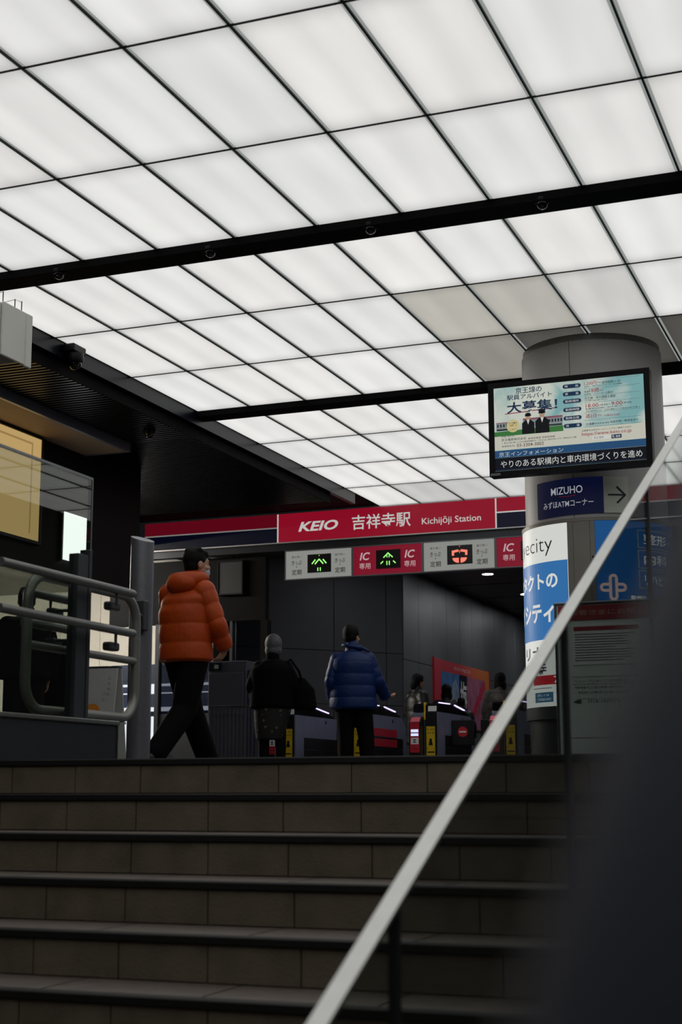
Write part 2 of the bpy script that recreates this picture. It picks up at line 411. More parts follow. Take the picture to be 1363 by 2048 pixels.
# ------------------------------------------------------------------ staircase
Y0, TT, RR, BB = 5.974, .340, .155, .3397
st = root('staircase', (0, Y0, FL - 10 * RR), 'tiled staircase with black nosings rising to the station concourse', 'stairs')
SX0, SX1 = -4.495, -.985
Zb = FL - 10 * RR
for i in range(10):
    yf = -i * TT; zt = FL - i * RR - Zb; zl = zt - RR         # local: origin at Y0, Zb
    core = ob('step', box(SX0, SX1, yf + .02, yf + TT + .03, -.02, zt - .03), M_core, st)
    nz = ob('nosing', bevbox(SX0, SX1, yf - .012, yf + .045, zt - .029, zt, .004), M_nose, core)
    for k in range(6):
        xa = SX0 + (SX1 - SX0) * k / 6
        ob('tread_slab', bevbox(xa + .001, xa + .599, yf + .047, yf + TT + .018, zt - .03, zt - .001, .002), M_tread, core)
    off = -3.972 + (i % 2) * .5 * BB
    n0 = math.ceil((SX0 - off) / BB) - 1
    xk = off + n0 * BB
    while xk < SX1:
        a, b = max(xk + .0022, SX0), min(xk + BB - .0022, SX1)
        if b - a > .02: ob('riser_tile', bevbox(a, b, yf + random.uniform(-.0008, .0008), yf + .02, zl + .002, zt - .030, .0015), M_tile, core)
        xk += BB

# ------------------------------------------------------------------ glass-sided divider and escalator on the right
SL = RR / TT
RX = -.95
def rz_(y): return (y - 3.112) * .4535                     # height of the divider's top rail
r = root('glass_balustrade', (RX, 2.0, -1.41), 'sloping glass balustrade with a pale metal top rail beside the stairs', 'balustrade')
def L(p): return (p[0] - RX, p[1] - 2.0, p[2] + 1.41)
ya, yb = 1.15, 7.3
def bar_slope(x0, x1, y0, y1, dz0, dz1, f=rz_):
    V = [L((x, y, f(y) + dz)) for y in (y0, y1) for x in (x0, x1) for dz in (dz0, dz1)]
    return V, [(0, 1, 3, 2), (4, 6, 7, 5), (0, 4, 5, 1), (2, 3, 7, 6), (0, 2, 6, 4), (1, 5, 7, 3)]
ob('top_rail', bar_slope(RX - .003, RX + .034, ya, yb, -.010, .0), mat('satin_pale_rail', 'd9dad6', .32, .85, var=.04, scale=20), r)
ob('rail_channel', bar_slope(RX + .006, RX + .016, ya, yb, -.03, -.0105), M_gsteel, r)
M_gl = glass('balustrade_glass', (.80, .83, .82), 1.45, .02, .015)
jy = [1.2, 2.69, 4.20, 5.75, 7.25]
for k in range(4):
    y0, y1 = jy[k] + .02, jy[k + 1] - .02
    V = []
    for y in (y0, y1):
        bot = max(-1.40, FL - (Y0 - y) * SL - .12) if y < Y0 else FL + .001
        for z in (bot, rz_(y) - .031):
            for x in (RX + .007, RX + .015): V.append(L((x, y, z)))
    ob('glass_pane', (V, [(0, 1, 3, 2), (4, 6, 7, 5), (0, 4, 5, 1), (2, 3, 7, 6), (0, 2, 6, 4), (1, 5, 7, 3)]), M_gl, r)
for y in jy:
    bot = max(-1.41, FL - (Y0 - y) * SL - .15) if y < Y0 else FL
    bx = box(RX + .002, RX + .02, y - .012, y + .012, bot, rz_(y) - .031)
    ob('post', ([L(p) for p in bx[0]], bx[1]), M_gsteel, r)
# escalator: black rubber handrail close to the camera, skirt panel and deck
def ez(y): return min(.010 + (y - .345) * .60, 1.0)
M_rubber = mat('black_rubber', '0f1526', .5, var=.15, spec=.06)
er = root('escalator', (0, .5, -1.41), 'escalator with black rubber handrail close to the viewer at the lower right', 'escalator')
def LE(p): return (p[0], p[1] - .5, p[2] + 1.41)
HX = -.026
prof = [(.043 * math.cos(a) * (abs(math.cos(a)) ** -.35 if abs(math.cos(a)) > 1e-3 else 1), .017 * math.sin(a)) for a in [2 * PI * k / 20 for k in range(20)]]
V, F = [], []
yl = [-1.8 + .2 * k for k in range(26)]
for y in yl:
    for (px, pz) in prof: V.append(LE((HX + px, y - pz * .51, ez(y) + pz * .86)))
n = len(prof)
for i in range(len(yl) - 1):
    for k in range(n): F.append((i * n + k, i * n + (k + 1) % n, (i + 1) * n + (k + 1) % n, (i + 1) * n + k))
F += [tuple(range(n)), tuple(range((len(yl) - 1) * n, len(yl) * n))]
ob('handrail', (V, F), M_rubber, er, smooth=True)
def slab(x0, x1, y0, y1, dz0, dz1):
    V = [LE((x, y, max(ez(y) + dz, -1.41))) for y in (y0, y1) for x in (x0, x1) for dz in (dz0, dz1)]
    return V, [(0, 1, 3, 2), (4, 6, 7, 5), (0, 4, 5, 1), (2, 3, 7, 6), (0, 2, 6, 4), (1, 5, 7, 3)]
ob('handrail_guide', slab(HX - .02, HX + .02, -1.0, 3.2, -.05, -.014), M_blackmatt, er)
ob('balustrade_panel', slab(HX - .012, HX + .012, -1.0, 3.2, -.75, -.051), mat('dark_panel', '16181c', .3, var=.1), er)
ob('deck', slab(HX - .16, HX + .10, -.9, 3.2, -.86, -.751), M_blackmatt, er)
ob('outer_cladding', slab(HX - .155, HX - .14, -.9, 3.2, -1.40, -.861), M_gsteel, er)
for k in range(7):
    yy = -.1 + k * .4; z1 = ez(yy) - .95
    if z1 > -1.40: ob('escalator_step', bevbox(.0, 1.0, yy - .5, yy - .1, max(z1 - .25, -1.4) + 1.41, z1 + 1.41, .005), M_dsteel, er)

# ------------------------------------------------------------------ railings, glass screen and post at the left of the landing
PX = -4.1
def up(dz): return FL + dz
pw_ = root('parapet', (PX, 6.0, FL), 'low dark metal kerb wall under the glass screen at the stair head', 'low wall')
ob('body', box(-.06, .04, -.07, 1.09, .002, .205), mat('dark_kerb', '33353a', .4, .3, var=.08), pw_)
ob('coping', bevbox(-.075, .055, -.08, 1.10, .205, .228, .004), M_dsteel, pw_)
ob('end_strip', box(-.06, .045, 1.0905, 1.10, .002, .204), M_steel, pw_)
gs = root('glass_screen', (PX, 6.81, FL + .228), 'tall dark glass screen with thin metal edge on the low kerb wall', 'glass screen')
ob('glass_pane', box(-.022, -.012, -.90, .035, .0, 1.295), glass('screen_glass', (.78, .82, .78), 1.5, .0, .01), gs)
ob('edge_trim', join(box(-.025, -.009, -.90, .045, 1.2955, 1.308), box(-.025, -.009, .0355, .045, .88, 1.295)), M_steel, gs)
ob('post', join(bevbox(-.05, .01, -.115, -.012, .0, .87, .003), bevbox(-.05, .012, -.005, .025, .0, .905, .003)), M_gsteel, gs)
def handrail(dx, z, y0, y1, label, brk):
    h = root('handrail', (PX + dx, y0, z), label, 'handrail', 'tubular handrails at the stair head')
    ob('tube', tube([(0, 0, 0), (0, (y1 - y0) * .5, 0), (0, y1 - y0 - .02, 0), (0, y1 - y0 - .006, 0), (0, y1 - y0, 0)], [.023, .023, .023, .020, .010], 16), M_dsteel, h, smooth=True)
    for yb_ in brk:
        ob('bracket', join(tube([(0, yb_ - y0, -.02), (0, yb_ - y0, -.075), (-.06 if dx > 0 else .148, yb_ - y0, -.08)], .009, 8), bevbox(-.055 if dx > 0 else .0, .0 if dx > 0 else .055, yb_ - y0 - .05, yb_ - y0 + .05, -.11, -.065, .008)), M_gsteel, h)
handrail(.10, 1.065, 5.85, 7.14, 'upper tubular steel handrail ending beside the glass screen post', (6.95,))
handrail(.10, .846, 5.85, 7.15, 'lower tubular steel handrail ending beside the glass screen post', (6.95,))
handrail(-.20, 1.02, 6.52, 7.10, 'short upper handrail stub behind the glass screen', (6.77,))
handrail(-.20, .86, 6.52, 7.10, 'short lower handrail stub behind the glass screen', (6.77,))
# steel post with slanting top
sp = root('steel_post', (-4.32, 7.80, FL), 'thick round brushed steel post with a slanting top', 'post')
V, F = [], []; ns = 32
for k in range(ns):
    a = 2 * PI * k / ns; x, yy = .0705 * math.cos(a), .0705 * math.sin(a)
    V += [(x, yy, 0), (x, yy, 1.36 - .22 * (.88 * x + .47 * yy) + .30 * (-.47 * x + .88 * yy))]
for k in range(ns): F.append((2 * k, (2 * k + 2) % (2 * ns), (2 * k + 3) % (2 * ns), 2 * k + 1))
F += [tuple(2 * k for k in range(ns)), tuple(2 * k + 1 for k in range(ns))]
ob('shaft', (V, F), mat('post_steel', '83848a', .36, .55, var=.06, scale=40), sp, smooth=True)
ob('seam_ring', lathe([(.0708, .945), (.0712, .946), (.0712, .949), (.0708, .95)], seg=32), M_dsteel, sp)
ob('bracket', bevbox(.005, .085, -.12, -.056, .79, .97, .006), M_gsteel, sp)
# rounded rail loop fixed to the post
lp = root('guard_rail', (-4.1, 6.25, FL), 'rounded tubular steel guard rail loop fixed to the round post', 'guard rail')
def loop(y0, y1, z0, z1, rad, n=8):
    pts = []
    for cy, cz, a in ((y1 - rad, z1 - rad, 0), (y0 + rad, z1 - rad, PI / 2), (y0 + rad, z0 + rad, PI), (y1 - rad, z0 + rad, 1.5 * PI)):
        pts += [(-.1, cy + rad * math.cos(a + PI / 2 * i / n), cz + rad * math.sin(a + PI / 2 * i / n)) for i in range(n + 1)]
    return pts
ob('loop_tube', tube(loop(.148, 1.279, .263, .958, .15), .027, 14, closed=True), mat('loop_steel', '8c8c87', .36, .4, var=.06, scale=40), lp, smooth=True)
ob('middle_bar', tube([(-.1, .15, .592), (-.1, 1.277, .592)], .022, 12), _M['loop_steel'], lp, smooth=True)
ob('fixing_arm', tube([(-.1, 1.28, .87), (-.115, 1.33, .87), (-.15, 1.415, .87)], .014, 8), M_gsteel, lp)
ob('foot', join(tube([(-.1, .42, .005), (-.1, .42, .27)], .02, 10), tube([(-.1, 1.0, .005), (-.1, 1.0, .27)], .02, 10)), M_gsteel, lp)

# ------------------------------------------------------------------ shop front light boxes on the black bulkhead
wp = root('light_box', (-7.849, 10.2, 2.36), 'warm yellow backlit shop panel on the black bulkhead', 'light box')
em = emit('warm_panel', 'e2bd7c', .62)
ob('face', box(0, .03, 0, 1.85, .0, 1.01), em, wp)
ob('inner_border', join(box(.0301, .033, 1.68, 1.70, .06, .95), box(.0301, .033, 0, 1.68, .93, .95)), emit('warm_panel_edge', 'c9a566', .5), wp)
ob('frame', join(box(-.0, .045, 1.851, 1.88, -.03, 1.03), box(-.0, .045, 0, 1.85, -.03, -.001), box(-.0, .045, 0, 1.85, 1.011, 1.03)), M_black, wp)
ws = root('lit_sign', (-7.849, 12.50, 2.262), 'small bright white lit panel seen through the glass screen', 'light box')
ob('face', box(0, .04, 0, .42, 0, .475), emit('white_lit_sign', 'f4f6f8', 1.9), ws)
ob('back_frame', join(box(0, .03, -.02, -.001, -.02, .495), box(0, .03, .421, .44, -.02, .495)), M_black, ws)

# suspended white box at the left edge of the frame
hb = root('suspended_box', (-5.5, 7.75, 2.86), 'white suspended equipment box with bird wires on top under the ceiling', 'equipment box')
ob('housing', bevbox(-.9, .02, .0, .30, .02, .33, .012), mat('box_white', 'dcdcd4', .5, var=.04), hb)
ob('end_cover', bevbox(.022, .04, .15, .48, -.04, .33, .006), _M['box_white'], hb)
ob('end_plate', bevbox(.022, .05, .42, .49, -.05, .325, .006), _M['box_white'], hb)
ob('underside', box(-.88, .0, .02, .46, .0, .0195), M_grey, hb)
for k, (yy, hh) in enumerate(((.2, .085), (.34, .075), (.42, .085))):
    ob('wire_post', tube([(.0, yy, .32), (.0, yy, .33 + hh)], .004, 6), M_black, hb)
ob('bird_wire', join(tube([(-.5, .2, .40), (.0, .2, .412)], .0018, 5), tube([(-.4, .42, .40), (.0, .34, .403), (.0, .42, .41)], .0018, 5)), M_black, hb)
for xx in (-.75, -.3):
    ob('hanger_rod', tube([(xx, .15, .33), (xx, .15, .86)], .008, 6), M_black, hb)

# cctv domes
def dome(x, y, z, label, s=.055, grp='cctv domes'):
    r = root('cctv_camera', (x, y, z), label, 'security camera', grp)
    ob('housing', lathe([(s * 1.15, 0), (s * 1.15, -s * .5), (s * 1.0, -s * .75), (s * .95, -s * .76)]), M_black, r, smooth=True)
    ob('dome', lathe([(s * .9, -s * .77)] + [(s * .9 * math.cos(a), -s * .77 - s * .9 * math.sin(a)) for a in (.3, .6, .9, 1.2, 1.5)]), mat('dome_glass', '050506', .06, var=.05, coat=1.), r, smooth=True)
for x, lb in ((-5.55, 'black security camera dome on the first ceiling beam, leftmost of four'), (-4.34, 'black security camera dome on the first ceiling beam, second from left'),
              (-3.16, 'black security camera dome on the first ceiling beam, third from left'), (-2.0, 'black security camera dome on the first ceiling beam, nearest the right edge')):
    dome(x, 8.70, CZ - .030, lb, .042)
bc = root('cctv_camera', (-6.45, 10.40, CZ - .012), 'black security camera hanging at the edge of the lit ceiling by the white box', 'security camera', 'cctv domes')
ob('bracket', bevbox(-.07, .05, -.1, .1, -.07, 0, .01), M_black, bc)
ob('housing', lathe([(.075, -.07), (.078, -.13), (.068, -.15)]), M_black, bc, smooth=True)
ob('dome', lathe([(.06, -.151)] + [(.06 * math.cos(a), -.151 - .06 * math.sin(a)) for a in (.3, .6, .9, 1.2, 1.5)]), _M['dome_glass'], bc, smooth=True)
dome(-6.86, 12.47, 3.479, 'black security camera dome on the ribbed black soffit', .05)

# ------------------------------------------------------------------ station sign over the gates
SY = 18.2
ss = root('station_sign', (-10.05, SY, 3.30), 'long red station name board with navy stripes over the ticket gates', 'station sign')
def SXl(x): return x + 10.05
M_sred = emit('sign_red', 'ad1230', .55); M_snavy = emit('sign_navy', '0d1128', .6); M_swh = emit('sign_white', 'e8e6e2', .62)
M_dred, M_dnavy, M_dwh = emit('sign_red_dim', '8c1028', .36), emit('sign_navy_dim', '0c1026', .4), emit('sign_white_dim', 'b8b6b2', .4)  # dim copies: weaker lighting of the outer stripes put into their emission
ob('cabinet', box(0, 13.0, .002, .14, -.012, .415), M_gsteel, ss)
ob('name_panel', box(SXl(-7.975), SXl(-4.92), -.012, 0, .012, .402), M_sred, ss)
pr('lettering', txt('KEIO', SXl(-7.68), SXl(-7.10), .207, .135, .03, .25), facing(.014), M_swh, ss, 'white slanted KEIO lettering')
pr('lettering', txt('吉祥寺駅', SXl(-6.90), SXl(-6.07), .213, .20, .012), facing(.014), M_swh, ss, 'white station name characters')
pr('lettering', txt('Kichijōji Station', SXl(-5.915), SXl(-5.11), .155, .115, .006), facing(.014), M_swh, ss, 'white Kichijoji Station lettering')
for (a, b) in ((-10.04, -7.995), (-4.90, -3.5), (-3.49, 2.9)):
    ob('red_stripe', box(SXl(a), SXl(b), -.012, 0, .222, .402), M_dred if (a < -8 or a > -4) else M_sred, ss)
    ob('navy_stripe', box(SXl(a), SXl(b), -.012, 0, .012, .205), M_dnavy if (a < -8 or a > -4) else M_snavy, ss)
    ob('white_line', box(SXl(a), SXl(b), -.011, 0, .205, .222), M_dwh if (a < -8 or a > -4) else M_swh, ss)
ob('border', join(box(0, 13, -.011, 0, .402, .413), box(0, 13, -.011, 0, -.002, .012)), M_wprint, ss)
for a in (-7.995, -4.92): ob('divider', box(SXl(a), SXl(a + .02), -.011, 0, .012, .402), M_swh, ss)
sb = root('sign_beam', (-10.05, SY + .03, 3.20), 'grey metal beam between the red name board and the gate signs', 'beam')
ob('beam_body', box(0, 13, 0, .12, 0, .087), mat('beam_grey', '3e4044', .4, .5, var=.05), sb)
# gate signs
LEDG, LEDR = emit('led_green', '9dff7a', 1.3), emit('led_red', 'ff7a66', 1.3)
M_gw, M_gr = emit('gate_sign_white', 'd4d6cf', .36), emit('gate_sign_red', 'b8203f', .38)
M_gk = mat('led_board', '050506', .4, var=.1)
M_gprint, M_gpink = M_kprint, emit('gate_sign_pink', 'ffd9dc', .5)
def gate_sign(x0, kind, label, led):
    g = root('gate_sign', (x0, SY - .0, 2.785), label, 'gate sign', 'gate signs under the station name board')
    W, H = .983, .408
    ob('frame', join(box(0, W, .0, .12, 0, .014), box(0, W, .0, .12, H - .014, H), box(0, .014, .0, .12, .014, H - .014), box(W - .014, W, .0, .12, .014, H - .014)), M_grey, g)
    ob('face', box(.0145, W - .0145, .012, .115, .0145, H - .0145), M_gw if kind == 'w' else M_gr, g)
    F_ = facing(.002, .012)
    ob('display', box(.335, .675, .0, .0115, .085, .335), M_gk, g)
    for s in (0, .63):
        if kind == 'w':
            for sh in (txt('裏が黒い', .10 + s, .245 + s, .315, .030, .0), txt('きっぷ', .10 + s, .245 + s, .235, .062, .008), disc(.172 + s, .178, .007), txt('定期', .10 + s, .245 + s, .105, .075, .008)): pr('lettering', sh, F_, M_gprint, g)
        else:
            for sh in (txt('IC', .10 + s, .245 + s, .265, .105, .02, .22), txt('専用', .095 + s, .25 + s, .135, .080, .002)): pr('lettering', sh, F_, M_gpink, g)
    F2 = facing(.002, .0)
    def Ld(sh, m): pr('led_arrow' if m is LEDG else 'led_cross', sh, F2, m, g)
    cx = .505
    if led == 'up2':
        Ld(join(disc(cx, .315, .006), stroke([(cx - .10, .21), (cx - .06, .255)], .016), stroke([(cx - .055, .205), (cx - .005, .26)], .016), stroke([(cx + .055, .205), (cx + .005, .26)], .016), stroke([(cx + .10, .21), (cx + .06, .255)], .016), stroke([(cx - .018, .11), (cx - .018, .145)], .013), stroke([(cx + .018, .11), (cx + .018, .145)], .013)), LEDG)
    elif led == 'up':
        Ld(join(stroke([(cx - .06, .235), (cx, .29), (cx + .06, .235)], .014), stroke([(cx - .015, .26), (cx - .015, .235)], .01), stroke([(cx + .015, .26), (cx + .015, .235)], .01), stroke([(cx - .10, .155), (cx - .075, .178)], .014), stroke([(cx + .10, .155), (cx + .075, .178)], .014), stroke([(cx - .017, .135), (cx - .017, .178)], .012), stroke([(cx + .017, .135), (cx + .017, .178)], .012)), LEDG)
    else:
        Ld(join(disc(cx, .318, .006), stroke([(cx - .09, .215), (cx - .09, .252), (cx - .03, .262)], .030), stroke([(cx + .09, .215), (cx + .09, .252), (cx + .03, .262)], .030), stroke([(cx, .235), (cx, .265)], .008),
                disc(cx - .012, .168, .085, .065, 8, PI, 1.5 * PI), disc(cx + .012, .168, .085, .065, 8, 1.5 * PI, 2 * PI)), LEDR)
    return g
gate_sign(-7.885, 'w', 'white ticket gate sign with green arrow, leftmost of the row', 'up2')
gate_sign(-6.900, 'r', 'red IC-only gate sign with green arrow between the two white signs', 'up')
gate_sign(-5.915, 'w', 'white ticket gate sign with red no-entry lights', 'no')
gate_sign(-4.930, 'r', 'red IC-only gate sign partly hidden by the round column', 'up')

# ------------------------------------------------------------------ round column with its boards
D2 = math.radians
CX, CY, CR = -2.43, 12.25, .595
co = root('column', (CX, CY, FL), 'large round grey clad column reaching the lit ceiling', 'column')
M_colm = mat('column_cladding', 'b4b4b3', .45, .0, var=.05, scale=2.5)
H = CZ - FL
for k in range(4):
    a = math.radians(-6 + 90 * k); ob('cladding_panel', cylpatch(a + .004, a + PI / 2 - .004, .012, H - .062, CR - .02, CR, 20), M_colm, co, smooth=True)
ob('core', lathe([(CR - .021, 0), (CR - .021, H - .002)], seg=48), M_blackmatt, co)
ob('head_ring', lathe([(CR - .018, H - .06), (CR - .012, H - .059), (CR - .012, H - .003), (CR - .018, H - .002)], seg=48), M_dsteel, co)
ob('base_cladding', cylpatch(D2(-179), D2(179), 0, .41, CR + .0005, CR + .006, 60), mat('base_dark_steel', '34363a', .4, .4, var=.08), co, smooth=True)
# ATM direction sign curved on the column
at = root('direction_sign', (CX, CY, 2.19), 'curved navy bank ATM direction sign with arrow panel on the column', 'direction sign')
ob('navy_panel', cylpatch(D2(-40.5), D2(17.2), 0, .30, CR + .001, CR + .012, 18), emit('atm_navy', '0a0f2e', .7), at, smooth=True)
ob('arrow_panel', cylpatch(D2(17.3), D2(36.8), 0, .30, CR + .001, CR + .012, 8), mat('arrow_panel', 'cdd2c6', .5, var=.05), at, smooth=True)
RS = CR + .012
def ca(d): return D2(d) * RS
C_ = oncyl(RS, .0015)
Mmz = emit('atm_white', 'c9cbd2', .5)
pr('lettering', txt('MIZUHO', ca(-25), ca(1.5), .205, .062, .006), C_, Mmz, at, 'silver bank name lettering')
pr('lettering', txt('みずほATMコーナー', ca(-33), ca(9.5), .095, .058, .002), C_, Mmz, at, 'white ATM corner lettering')
pr('underline', stroke([(ca(-18 + 2.3 * i), .158 - .006 * math.sin(PI * i / 6)) for i in range(7)], .005), C_, emit('atm_red', '7a1a2c', .5), at)
pr('arrow', join(rect(ca(20.5), ca(33.5), .141, .155, 8), stroke([(ca(28 + 6 * (1 - abs(i - 6) / 6)), .21 - .124 * i / 12) for i in range(13)], .016)), C_, M_navy, at)
# advertising wrap
ad = root('advertising_wrap', (CX, CY, .55), 'curved advertising light box wrapped around the column below the ATM sign', 'advertising box')
RA = CR + .030
M_adm = mat('ad_box_metal', '85827a', .45, .3, var=.05)
ob('top_rim', cylpatch(D2(-110), D2(110), 1.575, 1.605, CR + .001, RA + .006, 44), M_adm, ad, smooth=True)
ob('bottom_rim', cylpatch(D2(-110), D2(110), .0, .10, CR + .001, RA + .004, 44), M_gsteel, ad, smooth=True)
for (a, b) in ((-11, -6.6), (-6.4, 6.0), (6.2, 9.6)):
    ob('metal_panel', cylpatch(D2(a), D2(b), .101, 1.574, CR + .001, RA + .003, 5), M_adm, ad, smooth=True)
ob('lock', lathe([(.008, 0), (.008, .004)], (0, 0, 0), 10), M_black, ad, loc=((RA + .004) * math.sin(D2(7.8)), -(RA + .004) * math.cos(D2(7.8)), 1.28)).rotation_euler = (PI / 2, 0, D2(7.8))
E_w = emit('poster_white', 'eef0ea', .72); E_b = emit('poster_blue', '3d83c8', .62); E_n = mat('poster_navy_ink', '14235c', .5, var=.05)
RP = RA
left = ob('lens_poster', cylpatch(D2(-110), D2(-11.2), .101, 1.574, CR + .001, RP, 30), E_w, ad, smooth=True, label='lit white and blue contact lens shop poster')
def cp(d): return D2(d) * RP
C1, C2 = oncyl(RP, .002), oncyl(RP, .004)
pr('blue_field', rect(cp(-108), cp(-11.4), .64, 1.272, 24), C1, E_b, left)
pr('lettering', txt('eyecity', cp(-76), cp(-24), 1.40, .155, -.012), C2, M_kprint, left, 'thin black eyecity lettering')
pr('lettering', txt('コンタクトの', cp(-92), cp(-20), 1.12, .135, .03), C2, E_w, left)
pr('lettering', txt('アイシティ', cp(-92), cp(-24), .86, .165, .03), C2, E_w, left)
pr('lettering', txt('キラリナ', cp(-98), cp(-36), .535, .105, .025), C2, E_n, left)
pr('lettering', txt('吉祥寺', cp(-66), cp(-33), .40, .115, .02), C2, E_n, left)
pr('floor_flash', rect(cp(-50), cp(-11.5), .275, .35, 8), C1, emit('flash_red', 'c2202c', .6), left)
pr('lettering', txt('7F', cp(-26), cp(-15), .312, .055, .02), C2, E_w, left)
pr('web_box', rect(cp(-48), cp(-27), .135, .215, 6), C1, emit('web_blue', '2a6f96', .5), left)
pr('fine_print', join(txt('詳しくは', cp(-44), cp(-31), .192, .020), dashes(cp(-44), cp(-29), .158, .018, 4)), C2, E_w, left)
pr('fine_print', rect(cp(-50), cp(-28), .245, .250, 4), C2, E_n, left)
right = ob('clinic_poster', cylpatch(D2(9.8), D2(110), .101, 1.574, CR + .001, RP, 30), emit('clinic_blue', '1f63a8', .5), ad, smooth=True, label='lit blue clinic poster with white lettered boxes')
for i, (s, z) in enumerate((('整形', 1.43), ('内科', 1.265), ('リハビリ', 1.10))):
    pr('box_outline', join(rect(cp(42), cp(78), z + .068, z + .075, 6), rect(cp(42), cp(78), z - .075, z - .068, 6), rect(cp(42), cp(42.8), z - .068, z + .068), rect(cp(77.2), cp(78), z - .068, z + .068)), C1, M_wprint, right)
    pr('lettering', txt(s, cp(47), cp(73), z, .085, .01), C2, E_w, right)
lg = []
cxx, cz_ = cp(22.0), 1.03
for q, wd_ in ((.072, .008), (.055, .008), (.038, .008)):
    lg += [stroke([(cxx - .035 * 1 + .035 * 1 - q * .45, cz_ + .072 + q * .0), (cxx - q * .45, cz_ - .072)], wd_), stroke([(cxx + q * .45, cz_ + .072), (cxx + q * .45, cz_ - .072)], wd_),
           stroke([(cxx - .072, cz_ - q * .45), (cxx + .072, cz_ - q * .45)], wd_), stroke([(cxx - .072, cz_ + q * .45), (cxx + .072, cz_ + q * .45)], wd_)]
    for (ex, ey, a0) in ((0, .072, 0), (0, -.072, PI), (-.072, 0, PI / 2), (.072, 0, -PI / 2)):
        lg.append(stroke([(cxx + ex + q * .45 * math.cos(a0 + PI * i / 8), cz_ + ey + q * .45 * math.sin(a0 + PI * i / 8)) for i in range(9)], wd_))
pr('cross_logo', join(*lg), C2, emit('logo_pink', 'e8c8c0', .5), right)
pr('lettering', txt('医療法人', cp(35), cp(52), .94, .055, .02), C2, E_w, right)
pr('fine_print', dashes(cp(15), cp(32), .835, .012, 8), C2, M_kprint, right)
pr('yellow_strip', rect(cp(16), cp(31), .775, .80, 4), C1, emit('logo_yellow', 'd8cf7a', .5), right)

# ------------------------------------------------------------------ information screen in front of the column
sn = root('information_screen', (-2.438, 11.30, 2.475), 'wide black framed information screen mounted in front of the column', 'display screen')
ob('casing', bevbox(-.655, .655, .004, .10, .0, .78, .008), mat('casing_black', '08090c', .5, var=.1, spec=.15), sn)
ob('bezel', join(box(-.655, .655, -.008, .004, .735, .78), box(-.655, .655, -.008, .004, .0, .042), box(-.655, -.608, -.008, .004, .042, .735), box(.608, .655, -.008, .004, .042, .735)), mat('bezel_black', '08090d', .4, var=.1, spec=.15), sn)
ob('mount', join(box(-.12, .12, .1, .40, .3, .5)), M_gsteel, sn)
ob('maker_label', box(-.645, -.565, -.0085, -.008, .008, .028), M_grey, sn)
def sky_screen():
    m = emit('screen_sky', 'ffffff', .62); nt = m.node_tree; b = nt.nodes['Principled BSDF']
    tc = nt.nodes.new('ShaderNodeTexCoord'); n = nt.nodes.new('ShaderNodeTexNoise'); n.inputs['Scale'].default_value = 2.6; n.inputs['Detail'].default_value = 4; n.inputs['Distortion'].default_value = .4
    nt.links.new(tc.outputs['Object'], n.inputs[0]); rp = nt.nodes.new('ShaderNodeValToRGB'); e = rp.color_ramp.elements
    e[0].position = .40; e[0].color = lin('8fc4c6'); e[1].position = .58; e[1].color = lin('e9efe2')
    nt.links.new(n.outputs['Fac'], rp.inputs[0]); nt.links.new(rp.outputs[0], b.inputs['Emission Color']); return m
dsp = ob('display', box(-.608, .608, -.001, .004, .042, .735), sky_screen(), sn)
def SE(n_, c, s=.62): return emit('screen_' + n_, c, s)
def sp_(name, sh, m, d=.0015, label=None): pr(name, sh, facing(d, -.001), m, dsp, label)
K, RD, WH, NV, BR = SE('black', '22262c', .6), SE('crimson', 'a82a44'), SE('white', 'f2f3ee'), SE('navy', '1e3a5c', .55), SE('brown', '6a4038', .6)
sp_('white_field', poly([(-.608, .215), (.608, .215), (.608, .34), (.1, .34), (-.608, .335)]), SE('paper', 'e4e4d4'), .0012)
sp_('headline', txt('京王線の', -.426, -.209, .698, .052, .012), NV)
sp_('headline', txt('駅員アルバイト', -.499, -.128, .645, .044, .012), NV)
sp_('headline', txt('大募集！', -.501, -.085, .560, .095, .022), NV, .0025)
sp_('underline', join(stroke([(-.514, .512), (-.31, .519)], .007), stroke([(-.29, .521), (-.105, .527)], .007)), RD, .002)
for i, (z, s) in enumerate(zip((.692, .629, .568, .499, .430, .367), ('時給', '資格', '勤務場所', '勤務時間', '勤務日数', '待遇'))):
    sp_('pill', rrect(-.038, .108, z - .017, z + .017, .0165), NV)
    if len(s) == 2: sp_('pill_text', join(txt(s[0], -.02, .004, z, .02, .0), txt(s[1], .066, .09, z, .02, .0)), WH, .003)
    else: sp_('pill_text', txt(s, -.02, .09, z, .02, .0), WH, .003)
for args in (('1,200円～', .137, .272, .699, .032, RD), ('（試用期間3ヶ月）', .277, .427, .696, .025, K), ('年齢', .135, .175, .633, .018, K), ('18歳', .177, .255, .640, .034, RD), ('以上', .258, .292, .637, .018, K),
             ('大学生・フリーター大歓迎！', .135, .368, .611, .018, K), ('京王線・井の頭線主要駅', .137, .384, .578, .023, K), ('18:00', .143, .246, .517, .030, RD), ('(18:30)～', .251, .343, .512, .018, K), ('9:00', .348, .436, .517, .030, RD),
             ('(8:30)', .444, .506, .513, .018, K), ('週2日～', .140, .268, .432, .032, RD), ('※泊勤日は応相談', .288, .414, .425, .015, RD), ('交通費', .140, .208, .366, .020, K), ('有給休暇・報奨金あり', .332, .554, .369, .020, K),
             ('応募要項は京王ホームページでもご確認できます', .106, .498, .316, .014, K), ('https://www.keio.co.jp', .105, .499, .284, .034, RD), ('（お問い合わせ）', -.553, -.443, .325, .015, K), ('京王電鉄株式会社', -.551, -.346, .298, .022, K),
             ('鉄道営業部 営業管理課', -.331, -.112, .293, .016, BR), ('採用担当TEL', -.549, -.439, .245, .015, K), ('03-3304-3002', -.425, -.204, .244, .027, BR)):
    s, a, b, z, h, m = args; sp_('lettering', txt(s, a, b, z, h, .006), m, .0025)
